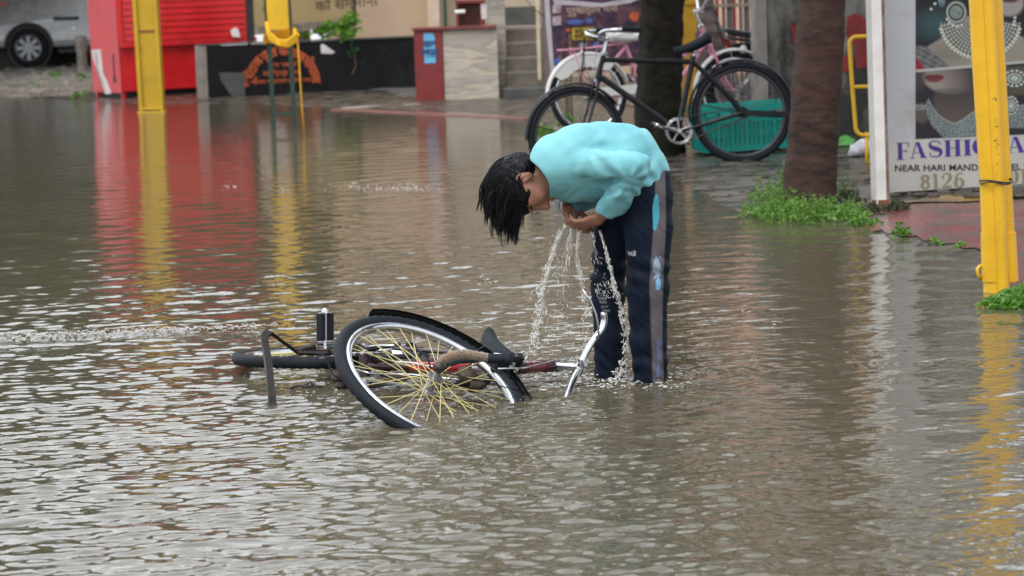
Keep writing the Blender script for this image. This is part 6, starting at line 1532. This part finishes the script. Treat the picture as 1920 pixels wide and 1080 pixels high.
# near arm
s.chain([Q(1088, 306, -.15), Q(1130, 308, -.205), elN], [m2(32), m2(26), m2(24)], .009)
fd_ = (wrN - elN); fd_ /= np.linalg.norm(fd_)
s.cone(elN, wrN + fd_ * .03, m2(24), m2(17), .014, cut=(wrN + fd_ * .004, fd_))
s.cone(elN + np.array([.0, .02, -.02]), Q(1160, 388, -.11), m2(20), m2(17), .018)       # cloth sagging below the forearm
fd2 = (wrF - elF); fd2 /= np.linalg.norm(fd2)
s.chain([shF, elF], [m2(33), m2(29)], .02); s.cone(elF, wrF + fd2 * .03, m2(28), m2(19), .014, cut=(wrF + fd2 * .0, fd2))
# neck opening
s.ell(Q(986, 342, 0), (.093, .24, .090), None, .002, sub=True)
s.cone(Q(1010, 322), Q(985, 340), .056, .07, .002, sub=True)
s.cone(Q(1100, 336, -.192), Q(1160, 337, -.216), .008, .009, .016, sub=True); s.cone(Q(1112, 279, -.185), Q(1185, 281, -.205), .004, .005, .012, sub=True)
arm_ax = (elN - shN); arm_ax /= np.linalg.norm(arm_ax)
def folds(x, y, z):
    px = x * 549 / 1.0; r_ = np.zeros_like(x)
    side_ = np.clip((DP + .05 - y) / .08, 0, 1)
    # rays of folds out of the armpit
    A_ = Q(1092, 276, -.15); dx, dz = x - A_[0], z - A_[2]; rd = np.hypot(dx, dz); an_ = np.arctan2(dz, dx)
    r_ += .0038 * np.sin(an_ * 9 + rd * 20) * np.exp(-((rd - .07) / .035) ** 2) * side_ * np.clip(.3 + np.cos(an_ + .5), 0, 1)
    A_ = Q(1176, 338, -.18); dx, dz = x - A_[0], z - A_[2]; rd = np.hypot(dx, dz); an_ = np.arctan2(dz, dx)
    r_ += .0035 * np.sin(an_ * 10 + 1) * np.exp(-((rd - .06) / .04) ** 2) * side_
    # long drapes running from the elbow towards the hem and across the loose front
    u = (x * .80 + z * .60); v = (x * -.60 + z * .80)
    r_ += .0028 * np.sin(v * 95 + 1.6 * np.sin(u * 14 + y * 5)) * np.clip((Q(1100, 340)[2] - z + .0) / .05, 0, 1)
    u2 = x * .5 - z * .86; w2 = x * .86 + z * .5
    hemz = np.clip((x - Q(1170, 300)[0]) / .05, 0, 1)
    r_ += .0034 * np.sin(w2 * 150 + 1.3 * np.sin(u2 * 18 + y * 8)) * hemz
    # sharp creases: across the hanging front and around the small of the back
    fr_ = np.clip((Q(1100, 330)[2] - z) / .04, 0, 1); r_ -= .0042 * (1 - np.abs(np.sin((z * .83 - x * .56) * 38 + .9 * np.sin(x * 21 + y * 7)))) ** 4 * fr_
    bk_ = np.clip((x - Q(1150, 300)[0]) / .06, 0, 1); r_ -= .0036 * (1 - np.abs(np.sin((x * .9 + z * .45) * 33 + 1.2 * np.sin(z * 16 + y * 9)))) ** 4 * bk_
    r_ -= .0022 * (1 - np.abs(np.sin((x * .25 + z * .97) * 46 + 2.0 * np.sin(x * 11)))) ** 5 * (.5 + .5 * np.sin(x * 17 + y * 6))
    # soft unevenness everywhere
    r_ += .0016 * np.sin(x * 37 + 3 * np.sin(z * 23 + y * 11)) * np.sin(z * 41 + 2 * np.sin(x * 19)) + .0009 * np.sin(x * 88 + z * 60 + y * 40)
    # ring creases on the sleeve
    q_ = np.stack([x, y, z], -1) - elN; t_ = q_ @ fd_; rad_ = np.linalg.norm(q_ - t_[..., None] * fd_, axis=-1)
    r_ += .0014 * np.sin(t_ * 150 + 1.5 * np.sin(z * 60)) * (rad_ < .075) * np.clip(t_ / .03, 0, 1) * np.clip((.19 - t_) / .04, 0, 1)
    return r_
s.disp(folds); s.blur(1)
sv, sq = s.mesh()
m_shirt = mat('turquoise_cotton', (.195, .485, .53), .75, var=.05, scale=4, bump=.03, bscale=200, sheen=.1, spec=.2, second=(.125, .37, .43), mask=.57, sharp=.10, mscale=5)
so_ = numpy_mesh('shirt', sv - np.array(OFF[person.name]), sq, m_shirt, parent=person)

# trousers ---------------------------------------------------------
t = Field(np.array([lo[0] + .3, lo[1] + .05, -.24]), hi, .0043)
t.cone(Q(1214, 335, -.07), Q(1212, 362, -.075), m2(38), m2(44), .02); t.cone(Q(1196, 335, .07), Q(1190, 368, .07), m2(38), m2(44), .03)
t.cone(Q(1212, 338, -.06), Q(1212, 372, -.06), m2(44), m2(48), .03); t.cone(Q(1212, 338, .05), Q(1205, 372, .05), m2(44), m2(48), .03); t.cone(Q(1180, 372, 0), Q(1175, 400, 0), m2(36), m2(34), .03)
ank = an.copy(); ank[2] = -.15; akf = af.copy(); akf[2] = -.15
t.chain([Q(1213, 372, -.08), Q(1216, 430, -.085), Q(1214, 545, -.085), Q(1217, 640, -.08), ank], [m2(44), m2(43), m2(38), m2(33.5), m2(29)], .02)
t.chain([Q(1182, 380, .07), Q(1150, 440, .07), Q(1139, 545, .07), Q(1143, 640, .05), akf], [m2(44), m2(38), m2(31), m2(29.5), m2(27)], .02)
t.v = np.maximum(t.v, np.broadcast_to((-.165 - (t.lo[2] + t.h * np.arange(t.n[2])))[None, None], t.n)).astype(np.float32)
def tf(x, y, z):
    px_, py_ = proj(np.stack([x, y, z], -1)); r_ = 0
    r_ += .0026 * np.sin(z * 62 + 2.2 * np.sin(x * 30 + z * 9) + y * 22) * np.clip((.62 - z) / .1, 0, 1) * (.5 + .5 * np.sin(z * 11 + x * 14))
    r_ += .0018 * np.sin((x * .9 + z * .35) * 85 + 2 * np.sin(z * 17)) * (.5 + .5 * np.sin(z * 7 + 1))
    r_ += .0028 * np.sin(z * 110 + 3 * np.sin(x * 40)) * np.exp(-((z - .05) / .07) ** 2)
    r_ += .0050 * np.sin(z * 90 + 30 * (x - .35) + 2) * np.exp(-((z - .38) / .05) ** 2)
    r_ += .0011 * np.sin(x * 170 + z * 95 + 2 * np.sin(z * 60))
    return r_
t.disp(tf); t.blur(1)
tv, tq = t.mesh()
qx, qy = proj(tv); navy = np.array([.006, .011, .023]); grey = np.array([.105, .094, .104]); colr = np.tile(navy, (len(tv), 1))
nearleg = tv[:, 1] < DP + .0
xl = np.interp(qy, [300, 335, 400, 470, 540, 620, 720], [1232, 1229, 1227, 1222, 1218, 1221, 1224]); xr_ = np.interp(qy, [300, 420, 540, 640, 720], [1247, 1249, 1243, 1242, 1245])
wgt = np.clip((qx - xl) / 2.5 + .5, 0, 1) * np.clip((xr_ - qx) / 2.5 + .5, 0, 1) * nearleg; colr = colr + (grey - colr) * wgt[:, None]
mk = nearleg & (np.hypot((qx - xl - 3) / 6.5, (qy - 398) / 34) < 1); colr[mk] = (.07, .33, .43)
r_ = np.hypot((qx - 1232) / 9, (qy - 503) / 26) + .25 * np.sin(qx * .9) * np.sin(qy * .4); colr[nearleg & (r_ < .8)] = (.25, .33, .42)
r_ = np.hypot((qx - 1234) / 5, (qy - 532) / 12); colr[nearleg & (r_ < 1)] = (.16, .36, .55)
mk = nearleg & (qx > 1232) & (qx < 1238) & (qy > 640) & (qy < 705) & (np.sin(qy * .8 + qx) > -.1); colr[mk] = (.10, .16, .40)
mk = (~nearleg | (qx < 1180)) & (tv[:, 1] < DP + .06)
u_ = (qx - (1114 + (qy - 540) * .38)); chk = mk & (qy > 541) & (qy < 586) & (u_ > 0) & (u_ < 13) & (((qy - 541) // 4).astype(int) % 2 == 0); colr[chk] = (.12, .125, .13)
mk = nearleg & (qx > 1177) & (qx < 1193) & (qy > 471) & (qy < 479) & (np.sin(qx * 1.7) > -.5); colr[mk] = (.30, .32, .34)
to_ = numpy_mesh('trousers', tv - np.array(OFF[person.name]), tq, None, parent=person)
ca_ = to_.data.color_attributes.new('paint', 'FLOAT_COLOR', 'POINT'); ca_.data.foreach_set('color', np.concatenate([colr, np.ones((len(tv), 1))], 1).astype(np.float32).ravel())
m = mat('navy_track_cloth', (.012, .018, .034), .62, var=.25, scale=5, bump=.1, bscale=220, spec=.1)
at = m.node_tree.nodes.new('ShaderNodeAttribute'); at.attribute_name = 'paint'
for nd in m.node_tree.nodes:
    if nd.type == 'MIX': m.node_tree.links.new(at.outputs['Color'], nd.inputs[6]); nd.inputs[0].default_value = 0
to_.data.materials.append(m)

# ---------------------------------------------------------------- water falling from the cupped hands
m_drop = mat('falling_water', (.85, .84, .80), .10, var=.05, trans=.40, spec=.6)
rg = random.Random(21); mb = MB()
streams = [([(1058, 425), (1040, 465), (1028, 505), (1015, 550), (1006, 600), (1002, 640), (997, 676)], 150, 3.5, 1.5),
           ([(1050, 430), (1036, 470), (1022, 520), (1008, 560), (1000, 585)], 50, 7, 1.0),
           ([(1070, 428), (1064, 470), (1056, 520), (1052, 570), (1058, 600), (1062, 640)], 70, 14, .8),
           ([(1085, 432), (1082, 480), (1090, 530), (1100, 590), (1103, 630), (1090, 655), (1076, 674)], 90, 5, 1.1),
           ([(1124, 432), (1136, 470), (1144, 500), (1152, 540), (1164, 575), (1172, 620), (1174, 655), (1166, 690), (1158, 706)], 170, 3.5, 1.5),
           ([(1112, 436), (1118, 480), (1130, 520), (1142, 560)], 40, 9, .8), ([(1020, 560), (1022, 620), (1030, 660)], 26, 12, .9)]
for pts, n_, spr, wsz in streams:
    def along(tt):
        tt *= len(pts) - 1; j = min(int(tt), len(pts) - 2); u = tt - j
        return pts[j][0] + (pts[j + 1][0] - pts[j][0]) * u, pts[j][1] + (pts[j + 1][1] - pts[j][1]) * u, j
    gusts = sorted(rg.random() for _ in range(max(4, n_ // 9)))
    for i in range(int(n_ * 2.6)):
        tt = rg.random() ** .85 if rg.random() < .35 else min(.999, max(0, rg.choice(gusts) + rg.gauss(0, .012)))
        x, y, j = along(tt); x += rg.gauss(0, spr * (.3 + 1.2 * tt)); y += rg.gauss(0, 2)
        d_ = (Vector(P(*pts[j + 1], DP)) - Vector(P(*pts[j], DP))).normalized(); c = P(x, y, DP - .06 + rg.gauss(0, .03))
        d_ = (d_ + Vector((rg.gauss(0, .45), rg.gauss(0, .3), rg.gauss(0, .25)))).normalized()
        l = min(.010, rg.expovariate(1 / .0032)) + .0012; r_ = rg.uniform(.0008, .0019) * wsz
        if rg.random() < .05: l, r_ = r_ * 1.3, r_ * 1.5
        bend = Vector((rg.gauss(0, .15), 0, rg.gauss(0, .1))) * l
        mb.tube([c - d_ * l, c - d_ * l * .35 + bend, c + d_ * l * .4 + bend, c + d_ * l], [r_ * .2, r_ * .8, r_, r_ * .25], 5)
    for s_ in range(int(3 + n_ / 22)):                    # thin unbroken threads near the hands
        ph = rg.uniform(0, 6); e = rg.uniform(.25, .6); ox = rg.gauss(0, spr * .4); th = []
        for q_ in range(16):
            x, y, j = along(e * q_ / 15); th.append(P(x + ox * (.3 + q_ / 15) + 1.6 * math.sin(q_ * 1.1 + ph), y, DP - .06 + .01 * math.sin(q_ + ph)))
        mb.tube(th, [max(.0003, .0011 * (1 + .7 * math.sin(q_ * 2.3 + ph)) * (1 - q_ / 17)) for q_ in range(16)], 5)
mb.ball(P(1086, 415, DP - .03), (.030, .03, .007), 12, 6)
tag(mb.build('falling_water', m_drop, None, smooth=True), 'muddy water pouring in drops from the cupped hands', 'water splash', kind='stuff')
mb = MB()
def specks(cx, cy, sx, sy, n_, rmax):
    for i in range(n_):
        p = G(cx + rg.gauss(0, sx), cy + rg.gauss(0, sy)); r_ = rg.uniform(.0015, rmax); mb.ball((p.x, p.y, .001 + (rg.random() ** 3) * .03), (r_ * rg.uniform(1, 2.4), r_ * 1.5, r_ * .5), 6, 4)
specks(1060, 715, 45, 8, 130, .006); specks(1000, 690, 22, 7, 60, .004); specks(1150, 722, 22, 5, 60, .005); specks(1235, 722, 30, 5, 60, .004); specks(900, 745, 60, 12, 60, .003); specks(600, 742, 40, 6, 30, .003)
for (x, y, n_, s_) in ((735, 355, 60, 40), (430, 350, 10, 8), (532, 355, 6, 5), (780, 352, 20, 20), (1395, 584, 6, 3), (1455, 612, 3, 3), (660, 348, 20, 20), (1000, 400, 3, 3), (510, 532, 3, 3), (905, 530, 16, 16)):
    specks(x, y, s_, 2.2, n_, .006 if y < 500 else .004)
for i in range(700):
    x = 530 * rg.random() ** 1.2 - 10; y = 637 - x * .040 + rg.gauss(0, 2.0 + 1.5 * (x < 250)); p = G(x, y); r_ = rg.uniform(.001, .0038); mb.ball((p.x, p.y, .012 + .008 * rg.random()), (r_ * rg.uniform(1, 3), r_ * 1.5, r_ * .5), 5, 3)
tag(mb.build('splash_specks', m_drop, None, smooth=True), 'small pale bubbles and splash specks on the flood surface', 'splash', kind='stuff')
